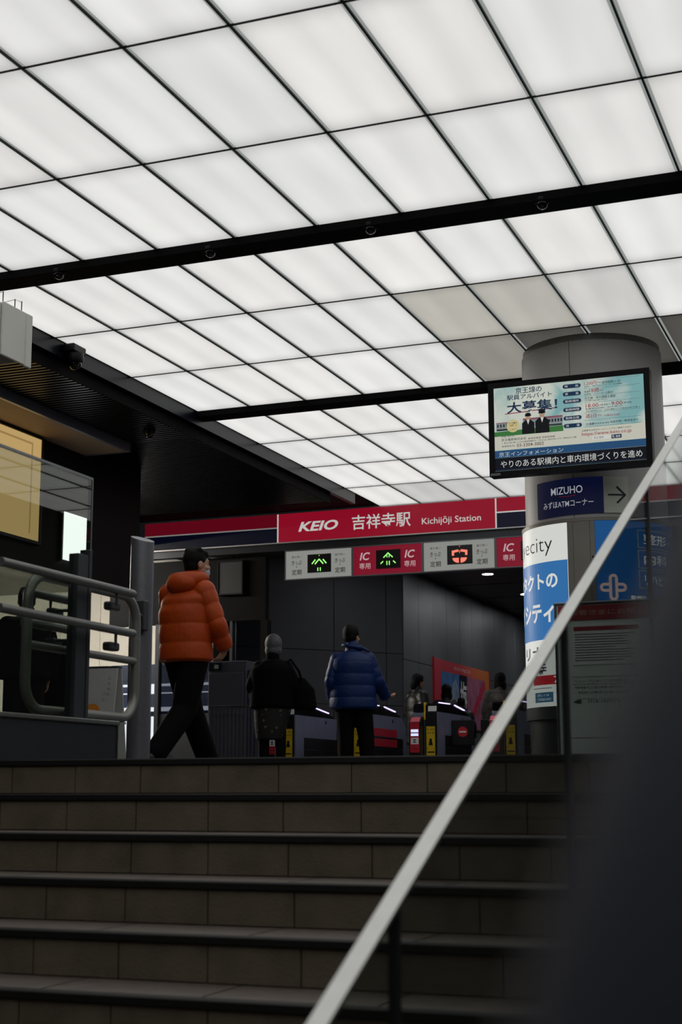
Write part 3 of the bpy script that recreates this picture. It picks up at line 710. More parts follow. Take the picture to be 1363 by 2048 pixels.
for i, (a, b, z) in enumerate(((.137, .442, .674), (.136, .317, .557), (.142, .463, .491), (.141, .566, .471), (.212, .325, .366), (-.549, .062, .271))):
    sp_('fine_print', dashes(a, b, z, .010, 20 + i), K)
for z in (.722, .656, .596, .540, .458, .398, .344): sp_('rule', rect(.130, .575, z, z + .002), SE('rule', '5c7578', .5))
sp_('search_box', rect(.187, .328, .236, .266), WH, .002); sp_('lettering', txt('京王 採用', .20, .275, .251, .016, .005), K, .003)
sp_('search_button', rect(.339, .419, .234, .265), NV, .002); sp_('lettering', join(txt('検索', .372, .410, .249, .018, .005), stroke([(.352 + .007 * math.cos(PI * i / 5), .252 + .007 * math.sin(PI * i / 5)) for i in range(11)], .003), stroke([(.357, .247), (.363, .240)], .003)), WH, .003)
sp_('train', join(rect(-.592, -.46, .39, .44), rect(-.37, -.045, .395, .45)), SE('train', 'a9b3b4', .5), .0014)
sp_('train_stripe', join(rect(-.592, -.46, .437, .444), rect(-.37, -.045, .447, .462)), SE('pink', 'a86878', .5), .0016)
sp_('train_windows', join(*[rect(-.585 + .025 * k, -.572 + .025 * k, .405, .43) for k in range(5)], *[rect(-.16 + .024 * k, -.145 + .024 * k, .412, .438) for k in range(5)], rect(-.59, -.46, .375, .39), rect(-.16, -.05, .38, .395)), SE('win', '39454c', .4), .0016)
sp_('grass', poly([(-.608, .330), (-.042, .330), (-.042, .378), (-.3, .375), (-.608, .368)]), SE('grass', '4f9a50', .45), .0018)
sp_('round_flash', disc(-.453, .409, .053), SE('cream', 'ecdca0', .6), .0022)
sp_('lettering', join(dashes(-.485, -.42, .432, .012, 31), dashes(-.48, -.425, .413, .012, 32), txt('します！', -.477, -.425, .380, .014)), K, .003)
for (cx_, zb, s) in ((-.327, .333, 1.0), (-.212, .330, 1.12)):
    sp_('uniform', poly([(cx_ - .052 * s, zb), (cx_ - .05 * s, zb + .09 * s), (cx_ - .02 * s, zb + .115 * s), (cx_ + .02 * s, zb + .115 * s), (cx_ + .05 * s, zb + .09 * s), (cx_ + .052 * s, zb)]), SE('uniform', '14171d', .4), .0024)
    sp_('shirt', poly([(cx_ - .012 * s, zb + .115 * s), (cx_ + .012 * s, zb + .115 * s), (cx_, zb + .075 * s)]), WH, .003)
    sp_('face', disc(cx_, zb + .137 * s, .020 * s, .026 * s), SE('skin', 'd9b79c', .5), .003)
    sp_('cap', join(disc(cx_, zb + .158 * s, .024 * s, .016 * s), rect(cx_ - .027 * s, cx_ + .027 * s, zb + .145 * s, zb + .152 * s)), SE('uniform', '14171d', .4), .0035)
sp_('blue_strip', rect(-.608, .608, .152, .212), SE('strip', '2d5e8e', .55), .002)
sp_('lettering', txt('京王インフォメーション', -.574, -.048, .178, .038, -.004), WH, .003)
sp_('ticker', rect(-.608, .608, .044, .151), SE('ticker', '0b1020', .5), .002)
sp_('lettering', txt('やりのある駅構内と車内環境づくりを進め', -.562, .575, .097, .060, .0), WH, .003, 'white scrolling ticker text')
sp_('ticker_rule', rect(-.60, .60, .050, .054), NV, .003)

# ------------------------------------------------------------------ ticket gates
GY = 17.5
M_gbody = mat('gate_grey_blue', '80849c', .35, .2, var=.07)
M_gdark = mat('gate_dark_glass', '0d0e12', .15, var=.1, coat=.5)
M_gblack = mat('gate_black', '0e0f11', .4, var=.1)
E_led = emit('gate_led', 'd8ccff', 1.6)
E_gred = mat('gate_red', 'c02638', .4, var=.06); M_gyel = mat('gate_yellow', 'd8b417', .5, var=.06)
M_noent = mat('no_entry_red', 'c4242e', .5, var=.05)
def ticket_gate(x0, label, flaps=(), red_side=False, full=True):
    g = root('ticket_gate', (x0, GY, FL), label, 'ticket gate', 'ticket gates across the concourse')
    W = .325
    ob('body', prism([(0, 0), (0, .78), (.02, .80), (1.42, .80), (1.55, .73), (1.6, .62), (1.6, 0)], 'x', .004, W - .004), M_gbody, g)
    ob('top_cover', prism([(0, .801), (0, .88), (.05, .905), (.30, .915), (.62, .91), (1.0, .885), (1.30, .835), (1.41, .801)], 'x', .01, W - .01), M_gdark, g)
    for (ya_, yb_, z0, z1) in ((.06, .52, .912, .918), (.72, 1.16, .913, .868)):
        V = [(x, y, z + d) for (y, z) in ((ya_, z0), (yb_, z1)) for x in (W - .010, W + .004) for d in (-.004, .008)]
        ob('led_strip', (V, [(0, 1, 3, 2), (4, 6, 7, 5), (0, 4, 5, 1), (2, 3, 7, 6), (0, 2, 6, 4), (1, 5, 7, 3)]), E_led, g)
    ob('side_recess', box(W - .0035, W + .001, .30, 1.45, .22, .52), M_gblack, g)
    ob('side_line', box(W - .003, W + .003, .30, 1.45, .36, .372), M_steel, g)
    ob('edge_post', tube([(W - .006, -.004, .01), (W - .006, -.004, .79)], .009, 8), M_steel, g)
    ob('lens_dot', lathe([(.022, 0), (.022, .004)], seg=14), M_gblack, g, loc=(W - .003, 1.05, .74)).rotation_euler = (0, PI / 2, 0)
    # front left: low reader module with a lit screen
    rd = ob('card_reader', prism([(-.17, 0), (-.17, .66), (-.10, .735), (-.001, .735), (-.001, 0)], 'x', .006, .150), M_gblack, g)
    ob('red_face', box(.018, .138, -.174, -.1705, .30, .66), E_gred, rd)
    ob('reader_pad', ([(.02, -.164, .668), (.136, -.164, .668), (.136, -.108, .7275), (.02, -.108, .7275), (.02, -.168, .672), (.136, -.168, .672), (.136, -.112, .7315), (.02, -.112, .7315)], [(0, 1, 2, 3), (7, 6, 5, 4), (0, 4, 5, 1), (1, 5, 6, 2), (2, 6, 7, 3), (3, 7, 4, 0)]), mat('reader_pink', 'd86070', .3, var=.05), rd)
    pr('lit_screen', join(rect(.03, .126, .545, .58), rect(.03, .126, .50, .532)), facing(.0045, -.170), emit('reader_screen', 'b8c4ff', 1.4), rd)
    pr('notice', rect(.028, .128, .40, .48), facing(.0045, -.170), M_wprint, rd)
    pr('notice_mark', join(poly([(.055, .46), (.10, .46), (.078, .44)]), poly([(.055, .42), (.10, .42), (.078, .44)])), facing(.006, -.170), M_kprint, rd)
    pr('fine_print', dashes(.03, .125, .345, .012, 3), facing(.0045, -.170), M_kprint, rd)
    # front right: dark face with the yellow notice
    ob('front_face', box(.160, W - .012, -.012, -.001, .05, .79), M_gblack, g)
    yn = ob('yellow_notice', box(.178, .288, -.016, -.0125, .26, .62), M_gyel, g)
    pr('figure', join(disc(.233, .455, .018), poly([(.205, .39), (.261, .39), (.25, .44), (.216, .44)])), facing(.0005, -.0165), M_kprint, yn)
    pr('print', join(dashes(.19, .28, .585, .02, 5), dashes(.19, .28, .54, .02, 6), dashes(.185, .285, .355, .022, 7), rect(.19, .28, .30, .315)), facing(.0005, -.0165), M_kprint, yn)
    ob('red_footer', box(.178, .288, -.016, -.0125, .20, .259), E_gred, g)
    ob('yellow_trim', bevbox(.150, .168, -.02, .05, .70, .915, .004), M_gyel, g)
    ob('key_label', ([(.20, -.006, .805), (.31, -.006, .805), (.31, .004, .878), (.20, .004, .878), (.20, -.009, .805), (.31, -.009, .805), (.31, .001, .878), (.20, .001, .878)], [(0, 1, 2, 3), (7, 6, 5, 4), (0, 4, 5, 1), (1, 5, 6, 2), (2, 6, 7, 3), (3, 7, 4, 0)]), M_wprint, g)
    if red_side:
        for za in (.40, .53): ob('red_band', box(W - .003, W + .004, .02, 1.2, za, za + .10), E_gred, g)
    for side in flaps:
        a, b = (W + .004, W + .300) if side > 0 else (-.300, -.004)
        fl = ob('flap_door', bevbox(a, b, .55, .575, .40, .72, .008), M_gblack, g)
        cx_ = (a + b) / 2
        pr('no_entry_disc', disc(cx_, .57, .065), facing(.002, .55), M_noent, fl)
        pr('no_entry_bar', rect(cx_ - .045, cx_ + .045, .56, .58), facing(.004, .55), M_wprint, fl)
    return g
ticket_gate(-5.842 - 2 * .953, 'grey ticket gate behind the grey-haired person, leftmost of the row')
ticket_gate(-5.842 - .953, 'grey ticket gate with red side bands behind the blue jacket', red_side=True)
ticket_gate(-5.842, 'ticket gate with lit card reader and closed flap to its right', flaps=(1,))
ticket_gate(-5.842 + 1.01, 'ticket gate by the column with closed flap to its left, crossed by the pale rail', flaps=(-1,))

# fence and counter cabinet left of the gates
fn = root('bar_fence', (-8.21, 16.6, FL), 'waist-high fence of vertical grey steel bars left of the gates', 'fence')
ob('top_rail', bevbox(0, .78, -.02, .02, .855, .88, .004), M_steel, fn)
ob('bottom_rail', bevbox(0, .78, -.015, .015, .08, .10, .004), M_gsteel, fn)
M_fbar = mat('fence_bar', '62646e', .4, .4, var=.06)
fb = mkmesh('bar', box(-.011, .011, -.008, .008, .1005, .8545), M_fbar)
for k in range(15): ob('bar', fb, None, fn, loc=(.025 + k * .052, 0, 0))
for xx in (.012, .768): ob('fence_post', tube([(xx, .03, 0), (xx, .03, .85)], .018, 10), M_gsteel, fn)
cb = root('counter_cabinet', (-8.47, 17.1, FL), 'grey counter cabinet with small dark display behind the bar fence', 'cabinet')
ob('body', bevbox(0, .54, 0, .5, 0, 1.48, .008), mat('cabinet_grey', '4a4c58', .45, .1, var=.05), cb)
ob('display', box(.01, .19, -.012, -.001, 1.36, 1.46), M_gk, cb)
pr('lit_label', rect(.09, .15, 1.385, 1.435), facing(.014), emit('cab_lcd', '5c6a66', .25), cb)
ob('door', bevbox(.01, .50, -.014, -.001, .80, 1.33, .004), _M['cabinet_grey'], cb)
ob('side_panel', bevbox(.545, .70, .02, .4, 0, 1.36, .006), mat('cabinet_blue_grey', '3c4258', .4, .2, var=.05), cb)
pr('side_label', join(outline(.565, .685, 1.16, 1.30, .006), outline(.565, .685, 1.0, 1.14, .006)), facing(.002, .02), mat('pale_blue_line', '8f9cc0', .5, var=.05), cb)

# station office front: black header, glass, mullions
of_ = root('office_front', (-9.98, 18.45, FL), 'black framed station office front with dark glass left of the gates', 'office front')
ob('header', box(-.75, 1.70, 0, .12, 2.16, 3.05), mat('header_black', '060607', .7, var=.1, spec=.1), of_)
ob('corner_post', box(1.63, 1.735, -.01, .12, 0, 2.159), _M['header_black'], of_)
for (a, b) in ((.0, .06), (1.16, 1.20)): ob('mullion', box(a, b, 0, .1, 0, 2.159), M_gsteel, of_)
for (a, b) in ((.062, 1.158), (1.202, 1.628)):
    ob('glass_pane', box(a, b, .04, .05, .9, 2.158), glass('office_glass', (.5, .52, .55), 1.5, .0, .02), of_)
    ob('lower_panel', box(a, b, .03, .06, 0, .899), M_gsteel, of_)
nb = root('notice_screen', (-8.98, 18.449, 2.68), 'grey blank screen on the black header beside the orange jacket', 'screen')
ob('frame', join(box(-.02, .375, -.05, 0, -.02, -.001), box(-.02, .375, -.05, 0, .441, .46), box(-.02, -.001, -.05, 0, 0, .44), box(.356, .375, -.05, 0, 0, .44)), M_black, nb)
ob('panel', box(0, .355, -.04, 0, 0, .44), mat('blank_screen', '313132', .4, var=.05), nb)
dl = root('downlight', (-11.3 * .86, 19.6, 3.3), 'tiny bright lamp inside the dark station office', 'ceiling light')
bpy.data.objects.remove(dl)

# ticket machines in the passage on the left
M_mnavy = mat('machine_navy', '1d2740', .35, .2, var=.08); E_mw = emit('machine_white', 'eef3fa', .95); E_ms = emit('machine_screen', 'a9c2e8', .6)
def ticket_machine(x, label):
    m = root('ticket_machine', (x, 21.2, FL), label, 'ticket machine', 'ticket machines in the passage')
    ob('body', bevbox(0, .66, 0, .6, 0, 1.86, .01), M_mnavy, m)
    ob('lit_fascia', bevbox(.03, .63, -.03, -.001, 1.38, 1.54, .01), E_mw, m)
    ob('screen', box(.17, .44, -.034, -.0305, 1.40, 1.50), M_mnavy, m)
    ob('upper_panel', box(.05, .61, -.012, -.001, 1.60, 1.82), mat('machine_upper', '39404f', .2, .2, var=.3, scale=3), m)
    ob('shelf', bevbox(.02, .64, -.14, -.001, 1.10, 1.16, .01), E_mw, m)
    ob('lower_panel', box(.05, .40, -.012, -.001, .45, 1.02), E_mw, m)
    ob('coin_tray', box(.45, .60, -.02, -.001, .70, .82), M_gblack, m)
    for k in range(2): ob('bolt', lathe([(.02, 0), (.02, .004)], seg=8), M_gblack, m, loc=(.12 + .18 * k, -.012, .92)).rotation_euler = (PI / 2, 0, 0)
for x, lb in ((-13.0, 'navy ticket machine with lit white fascia behind the sandwich board'), (-12.28, 'navy ticket machine with lit white fascia seen through the rail loop'), (-11.56, 'navy ticket machine with lit white fascia just right of the steel post'), (-10.84, 'navy ticket machine with lit white fascia behind the walking legs')):
    ticket_machine(x, lb)
sb_ = root('sandwich_board', (-7.66, 13.0, FL), 'white sandwich board with orange round logo beyond the rail loop', 'sandwich board', rz=.15)
def tilt(x0, x1, z0, z1, y0, s, d):
    return ([(x, y0 + s * z - (d if k else 0), z) for k in (0, 1) for (x, z) in ((x0, z0), (x1, z0), (x1, z1), (x0, z1))], [(0, 1, 2, 3), (7, 6, 5, 4), (0, 4, 5, 1), (1, 5, 6, 2), (2, 6, 7, 3), (3, 7, 4, 0)])
M_bd = mat('board_white', 'b4b6b4', .5, var=.05)
ob('front_board', tilt(-.22, .22, .0, 1.06, -.25, .2, .02), M_bd, sb_)
ob('back_board', tilt(-.22, .22, .0, 1.06, .25, -.2, -.02), M_bd, sb_)
ob('top_edge', box(-.22, .22, -.06, .06, 1.065, 1.08), M_gsteel, sb_)
FT = lambda d: (lambda p: (p[0], -.25 + .2 * p[1] - .02 - d, p[1]))
pr('orange_logo', disc(-.01, .62, .085), FT(.002), mat('logo_orange', 'd8892a', .5, var=.05), sb_)
pr('logo_centre', join(disc(-.01, .60, .045), rect(-.045, .03, .60, .615)), FT(.004), M_bd, sb_)
pr('logo_mark', join(rect(-.035, .02, .575, .595)), FT(.006), M_kprint, sb_)
for x, s_, zt in ((.13, 'こだわり', .96), (.085, 'パン', .80)):
    for k, ch in enumerate(s_): pr('lettering', txt(ch, x, x + .028, zt - .055 * k, .028, .0), FT(.002), M_kprint, sb_)
pr('drawing', join(stroke([(.14 + .03 * math.cos(i * .6), .56 + .035 * math.sin(i * .6)) for i in range(11)], .004), stroke([(.12, .52), (.13, .47), (.18, .475)], .004)), FT(.002), M_kprint, sb_)

# big poster on the inner wall
bp_ = root('wall_poster', (-7.539, 23.68, 1.05), 'large red and orange framed poster on the inner hall wall', 'poster')
def prx(name, sh, m, d, lb=None): pr(name, sh, facingx(d), m, bp_, lb)
def fade_mat():
    m = mat('poster_fade', 'b8303c', .5); nt = m.node_tree; b = nt.nodes['Principled BSDF']
    tc = nt.nodes.new('ShaderNodeTexCoord'); sx = nt.nodes.new('ShaderNodeSeparateXYZ'); nt.links.new(tc.outputs['Generated'], sx.inputs[0])
    rp = nt.nodes.new('ShaderNodeValToRGB'); rp.color_ramp.elements[0].color = lin('c83a48'); rp.color_ramp.elements[1].color = lin('d8843c'); rp.color_ramp.elements[0].position = .45
    nt.links.new(sx.outputs[1], rp.inputs[0]); nt.links.new(rp.outputs[0], b.inputs['Base Color']); return m
ob('backing', box(0, .02, 0, 3.41, 0, 1.12), fade_mat(), bp_)
ob('frame_edge', join(box(0, .03, -.03, -.001, -.02, 1.14), box(0, .03, 3.411, 3.44, -.02, 1.14)), E_gred, bp_)
prx('blue_field', rect(.38, 1.45, .0, .93), mat('poster_sky', '4a7ab0', .5, var=.5, scale=2.5), .022)
prx('pale_figure', poly([(1.0, 0), (.95, .4), (1.05, .75), (1.2, .85), (1.38, .7), (1.45, .3), (1.45, 0)]), mat('poster_pale', '93a3b2', .5, var=.3, scale=6), .0235)
prx('dark_column', rect(1.45, 1.93, .0, .94), M_navy, .0225)
prx('big_character', txt('梅', 1.49, 1.90, .52, .62, .02), M_wprint, .025)
prx('blossom_field', rect(1.93, 3.13, .0, .93), mat('poster_pink', 'b06a84', .5, var=.35, scale=4), .022)
for k in range(9):
    prx('blossom', disc(2.1 + (k * .37) % .95, .12 + (k * .29) % .75, .10, .10, 14), mat('blossom_red', 'cc3a54', .5, var=.1), .0235 + k * .0004)
prx('lettering', txt('KICHIJOJI', 1.15, 2.15, 1.02, .075, .015), mat('poster_pink_ink', 'e8b0a8', .5, var=.05), .0225)
sgn = root('round_sign', (-8.18, 21.38, 1.25), 'red round sign on the grey wall beside the leftmost gate', 'sign', rz=math.atan2(dA.y, dA.x))
for k, z in enumerate((.30, .10)):
    o = ob('red_disc', lathe([(.085, 0), (.085, .006)], seg=20), M_noent if k == 0 else mat('dull_red', '6a2226', .5, var=.05), sgn, loc=(0, -.022, z)); o.rotation_euler = (PI / 2, 0, 0)
ob('plate', box(-.12, .55, -.021, -.0195, -.02, .42), M_angle, sgn)
ob('socket', box(.30, .38, -.03, -.0215, .16, .20), M_gblack, sgn)

# notice stand in front of the column
ns_ = root('notice_stand', (-1.75, 9.0, FL), 'tall notice board with red header standing behind the glass balustrade', 'notice board')
M_nb = mat('notice_board_grey', 'c2cec9', .5, var=.05); M_ni = mat('notice_ink', '34393a', .5, var=.1); M_nred = mat('notice_red', '8e2028', .5, var=.06)
ob('board', bevbox(-.305, .345, .0, .03, .045, .985, .006), M_nb, ns_)
ob('edge_frame', join(tube([(-.312, .012, .0), (-.312, .012, .985)], .011, 8), tube([(.352, .012, .0), (.352, .012, .985)], .011, 8), bevbox(-.32, .36, -.01, .035, .986, 1.0, .004)), M_steel, ns_)
ob('red_header', box(-.295, .335, -.004, -.0005, .885, .978), M_nred, ns_)
pr('lettering', txt('お客さまにお知らせ', -.22, .30, .932, .034, .0), facing(.006), mat('header_ink', 'c09a90', .5, var=.05), ns_, 'pale header lettering')
ob('notice_sheet', box(-.21, .21, -.004, -.0005, .61, .86), mat('sheet', 'd2d8d5', .5, var=.04), ns_)
ob('sheet_header', box(-.20, .20, -.006, -.0041, .82, .845), M_nred, ns_)
for k in range(11): pr('fine_print', rect(-.195, .05 + .13 * random.random(), .795 - .016 * k, .799 - .016 * k), facing(.0055), M_ni, ns_)
pr('print', txt('リニューアルオープンのお知らせ', -.20, .12, .51, .018), facing(.002), M_ni, ns_)
pr('print', join(rect(-.22, .2, .535, .537), rect(-.22, .2, .49, .492), dashes(-.2, .1, .47, .012, 40), dashes(-.18, .12, .44, .012, 41), rect(-.19, .2, .40, .402)), facing(.002), M_ni, ns_)
pr('arrow_mark', poly([(-.215, .385), (-.19, .397), (-.165, .397), (-.165, .373), (-.19, .373)]), facing(.002), M_ni, ns_)
pr('print', dashes(-.14, .08, .385, .016, 42), facing(.002), M_ni, ns_)
pr('red_line', join(rect(-.29, .33, .165, .168), rect(-.29, .33, .068, .071)), facing(.002), M_nred, ns_)
ob('foot', join(bevbox(-.33, -.29, -.16, .2, .0, .03, .005), bevbox(.33, .37, -.16, .2, .0, .03, .005)), M_gsteel, ns_)

# ------------------------------------------------------------------ people
def fuse(name, prims, voxel, m, parent, smooth=6, label=None):
    """one continuous surface from overlapping closed shapes"""
    V, F = join(*prims)
    me = bpy.data.meshes.new('tmp'); me.from_pydata([tuple(p) for p in V], [], F)
    bm = bmesh.new(); bm.from_mesh(me); bmesh.ops.recalc_face_normals(bm, faces=bm.faces[:]); bm.to_mesh(me); bm.free()
    o = bpy.data.objects.new('tmp', me); COL.objects.link(o)
    md = o.modifiers.new('r', 'REMESH'); md.mode = 'VOXEL'; md.voxel_size = voxel; md.adaptivity = 0
    if smooth:
        sm = o.modifiers.new('s', 'SMOOTH'); sm.iterations = smooth; sm.factor = .5
    bpy.context.view_layer.update()
    res = bpy.data.meshes.new_from_object(o.evaluated_get(bpy.context.evaluated_depsgraph_get()))
    bpy.data.objects.remove(o); bpy.data.meshes.remove(me)
    res.materials.clear(); res.materials.append(m); res.shade_smooth(); res.name = name
    return ob(name, res, m, parent, label=label)
def mixp(a, b, t): return tuple(a[i] + (b[i] - a[i]) * t for i in range(3))
def loft(rings, seg=36):
    """rings: (centre, rx, ry, phi)"""
    V, F = [], []
    for (c, rx, ry, ph) in rings:
        cr_, sr_ = math.cos(ph), math.sin(ph)
        for k in range(seg):
            a = 2 * PI * k / seg; x, y_ = rx * math.cos(a), ry * math.sin(a)
            V.append((c[0] + x * cr_ + y_ * sr_, c[1] - x * sr_ + y_ * cr_, c[2]))
    for i in range(len(rings) - 1):
        for k in range(seg): F.append((i * seg + k, i * seg + (k + 1) % seg, (i + 1) * seg + (k + 1) % seg, (i + 1) * seg + k))
    F += [tuple(range(seg - 1, -1, -1)), tuple(range((len(rings) - 1) * seg, len(rings) * seg))]
    return V, F
def puff_tube(pts, r0, r1, band, depth, n=60):
    """a sleeve with quilted bulges"""
    P = [Vector(p) for p in pts]; seglen = [(P[i + 1] - P[i]).length for i in range(len(P) - 1)]; tot = sum(seglen)
    path, rad = [], []
    for i in range(n + 1):
        s = tot * i / n; k = 0; q = s
        while k < len(seglen) - 1 and q > seglen[k]: q -= seglen[k]; k += 1
        path.append(P[k].lerp(P[k + 1], min(1, q / seglen[k])))
        rad.append(r0 + (r1 - r0) * i / n - (depth * (1 - abs(math.sin(PI * s / band)) ** .5) if depth else 0))
    # soften the elbow
    for _ in range(6): path = [path[0]] + [(path[i - 1] + path[i] * 2 + path[i + 1]) / 4 for i in range(1, n)] + [path[n]]
    return tube(path, rad, 18)
def bands(z, z0, band, depth):
    return -depth * (1 - abs(math.sin(PI * (z - z0) / band)) ** .5) if depth else 0.
M_skin = mat('skin', 'b98a72', .5, var=.06, scale=20); M_hairk = mat('black_hair', '060606', .6, var=.2, scale=40, bump=.4, bscale=120, spec=.15)
def hand(w, d, n, s=1., side=1, curl=.5):
    """palm, four bent fingers and a thumb; w wrist, d pointing direction, n palm normal"""
    w = Vector(w); d = Vector(d).normalized(); n = Vector(n); n = (n - d * n.dot(d)).normalized(); t = d.cross(n) * side
    P = []
    for k in (-1.2, -.4, .4, 1.2): P.append(cap(w + t * .012 * k * s, w + (d * .085 + t * .0185 * k) * s, .014 * s, .0115 * s, 10))
    for k, ln in zip((-1.5, -.5, .5, 1.5), (.062, .075, .080, .068)):
        a = w + (d * .088 + t * .0165 * k) * s; b = a + (d * .55 + n * .22 * curl * 2 + t * .06 * k) * ln * s * .7; c = b + (d * (.5 - .4 * curl) + n * .8 * curl) * ln * s * .6
        P += [cap(a, b, .0098 * s, .0088 * s, 10), cap(b, c, .0088 * s, .0075 * s, 10)]
    a = w + (d * .025 + t * .026) * s; b = a + (d * .035 + t * .026 + n * .012) * s; c = b + (d * .032 + t * .004 + n * .008) * s
    P += [cap(a, b, .0125 * s, .011 * s, 10), cap(b, c, .011 * s, .009 * s, 10)]
    return P
def head(hc, ph, s=1.):
    """skull, jaw, nose, brow, ears, eyes, lips; ph facing angle (0 = away from the viewer, 90 deg = right)"""
    f = Vector((math.sin(ph), math.cos(ph), 0)); r_ = Vector((math.cos(ph), -math.sin(ph), 0)); u = Vector((0, 0, 1)); h = Vector(hc)
    def at_(a, b, c): return tuple(h + (f * a + r_ * b + u * c) * s)
    P = [ell(at_(-.008, 0, .02), (.074 * s, .092 * s, .098 * s), -ph), ell(at_(.022, 0, -.048), (.058 * s, .068 * s, .066 * s), -ph), ell(at_(.05, 0, -.088), (.03 * s, .03 * s, .022 * s), -ph),
         cap(at_(.082, 0, .012), at_(.100, 0, -.022), .008 * s, .013 * s, 10), cap(at_(.074, -.035, .03), at_(.074, .035, .03), .011 * s, .011 * s, 10), cap(at_(.080, -.018, -.055), at_(.080, .018, -.055), .008 * s, .008 * s, 8)]
    for k in (-1, 1):
        P += [ell(at_(-.004, .077 * k, -.01), (.010 * s, .020 * s, .032 * s), -ph), ell(at_(.074, .030 * k, .010), (.013 * s, .012 * s, .010 * s), -ph), ell(at_(.06, .042 * k, -.03), (.024 * s, .024 * s, .02 * s), -ph)]
    return P
def short_hair(hc, ph, s=1., full=.0):
    f = Vector((math.sin(ph), math.cos(ph), 0)); h = Vector(hc); u = Vector((0, 0, 1)); r_ = Vector((math.cos(ph), -math.sin(ph), 0))
    def at_(a, b, c): return tuple(h + (f * a + r_ * b + u * c) * s)
    P = [ell(at_(-.020, 0, .040), ((.082 + full) * s, (.094 + full) * s, (.094 + full) * s), -ph), ell(at_(-.045, 0, -.012), ((.074 + full) * s, (.058 + full) * s, .072 * s), -ph), ell(at_(.03, 0, .082), (.066 * s, .062 * s, .044 * s), -ph)]
    for k in range(14):
        a = k * 2.4; P.append(ell(at_(-.02 + .055 * math.cos(a), .05 * math.sin(a), .085 + .02 * math.cos(k * 1.7)), (.03 * s, .03 * s, .026 * s), a))
    return P
def person(loc, az, label, J, clothes, voxel=.008, group='people on the concourse'):
    """J: joints in a frame with x to the right, y away from the viewer, z up"""
    p = root('person', loc, label, 'person', group, rz=-math.radians(az))
    ph = J['phi']; s = J.get('s', 1.)
    B = head(J['head'], J['hphi'], s)
    B += [cap(J['neck'], mixp(J['neck'], J['head'], .75), .060 * s, .052 * s)]
    B += [loft([(mixp(J['pelvis'], J['chest'], t), (.165 - .02 * math.sin(PI * t)) * s, (.105 - .008 * math.sin(PI * t)) * s, ph) for t in (0, .25, .5, .75, 1)])]
    B += [cap(J['chest'], J['neck'], .10 * s, .062 * s), ell(J['pelvis'], (.16 * s, .115 * s, .12 * s), -ph)]
    for sd in 'RL':
        sh_, e, w = J['sh' + sd], J['el' + sd], J['wr' + sd]
        B += [cap(mixp(J['chest'], J['neck'], .5), sh_, .075 * s, .062 * s), cap(sh_, e, .052 * s, .042 * s), cap(e, w, .041 * s, .028 * s)]
        B += hand(w, J['hd' + sd], J.get('hn' + sd, (0, 1, 0)), s, 1 if sd == 'R' else -1, J.get('curl', .5))
        hp, k, a = J['hp' + sd], J['kn' + sd], J['an' + sd]
        B += [cap(hp, k, .082 * s, .056 * s), cap(k, a, .055 * s, .038 * s)]
        t = J['toe']; B += [cap(a, (a[0] + t[0] * .13 * s, a[1] + t[1] * .13 * s, .045), .04 * s, .03 * s)]
    fuse('body', B, voxel, J.get('skin', M_skin), p, 3)
    clothes(p, J, s, ph)
    for sd in 'RL':
        a = J['an' + sd]; t = J['toe']; z0 = a[2] - .075
        h0 = (a[0] - t[0] * .06 * s, a[1] - t[1] * .06 * s, z0 + .045); h1 = (a[0] + t[0] * .17 * s, a[1] + t[1] * .17 * s, z0 + .036)
        fuse('shoe', [cap(h0, h1, .046 * s, .036 * s), cap((h0[0], h0[1], h0[2] - .012), (h1[0], h1[1], h1[2] - .004), .044 * s, .034 * s), cap(h0, (a[0], a[1], a[2] + .02), .045 * s, .05 * s)], .012, mat('dark_shoe', '121214', .5, var=.1), p, 3)
    return p
def trousers(p, J, s, m, thigh=.105, knee=.085, cuff=.075, voxel=.012, waist=.17, low=.0):
    P = [ell(J['pelvis'], (waist * s, .135 * s, .15 * s), -J['phi'])]
    for sd in 'RL':
        hp, k, a = J['hp' + sd], J['kn' + sd], J['an' + sd]
        a2 = (a[0], a[1], a[2] + .01 + low)
        P += [cap(hp, k, thigh * s, knee * s, 18), cap(k, a2, knee * s, cuff * s, 18)]
    return fuse('trousers', P, voxel, m, p, 4)
def jacket(p, J, s, ph, m, z0, rx, ry, band, depth, sleeve=(.095, .068), voxel=.008, hem=1., name='jacket', cuff_t=.96, collar=True):
    pel, ch, nk = Vector(J['pelvis']), Vector(J['chest']), Vector(J['neck'])
    rings = []; z1 = nk.z - .02; n = 64
    for i in range(n + 1):
        z = z0 + (z1 - z0) * i / n
        if z < ch.z: c = pel.lerp(ch, (z - pel.z) / (ch.z - pel.z))
        else: c = ch.lerp(nk, (z - ch.z) / (nk.z - ch.z))
        t = (z - z0) / (z1 - z0); shl = max(0, (t - .80) / .20)
        k = (hem + (1 - hem) * min(1, t * 2.5)) * (1 - .52 * shl ** 1.7); d = bands(z, z0, band, depth)
        if t < .03: d -= .015
        rings.append(((c.x, c.y, z), rx * s * k + d, ry * s * (k * .5 + .5 * (1 - .35 * shl)) + d, ph))
    P = [loft(rings)]
    for sd in 'RL':
        sh_, e, w = J['sh' + sd], J['el' + sd], J['wr' + sd]
        P.append(cap(mixp(J['chest'], J['neck'], .62), sh_, .085 * s, sleeve[0] * s * .98))
        P.append(puff_tube([sh_, e, mixp(e, w, cuff_t)], sleeve[0] * s, sleeve[1] * s, band * .85, depth))
        P.append(ell(sh_, (sleeve[0] * s,) * 3))
    if collar: P.append(cap((nk.x, nk.y, nk.z - .04), (nk.x, nk.y, nk.z + .045), .088 * s, .080 * s, 20))
    return fuse(name, P, voxel, m, p, 2)
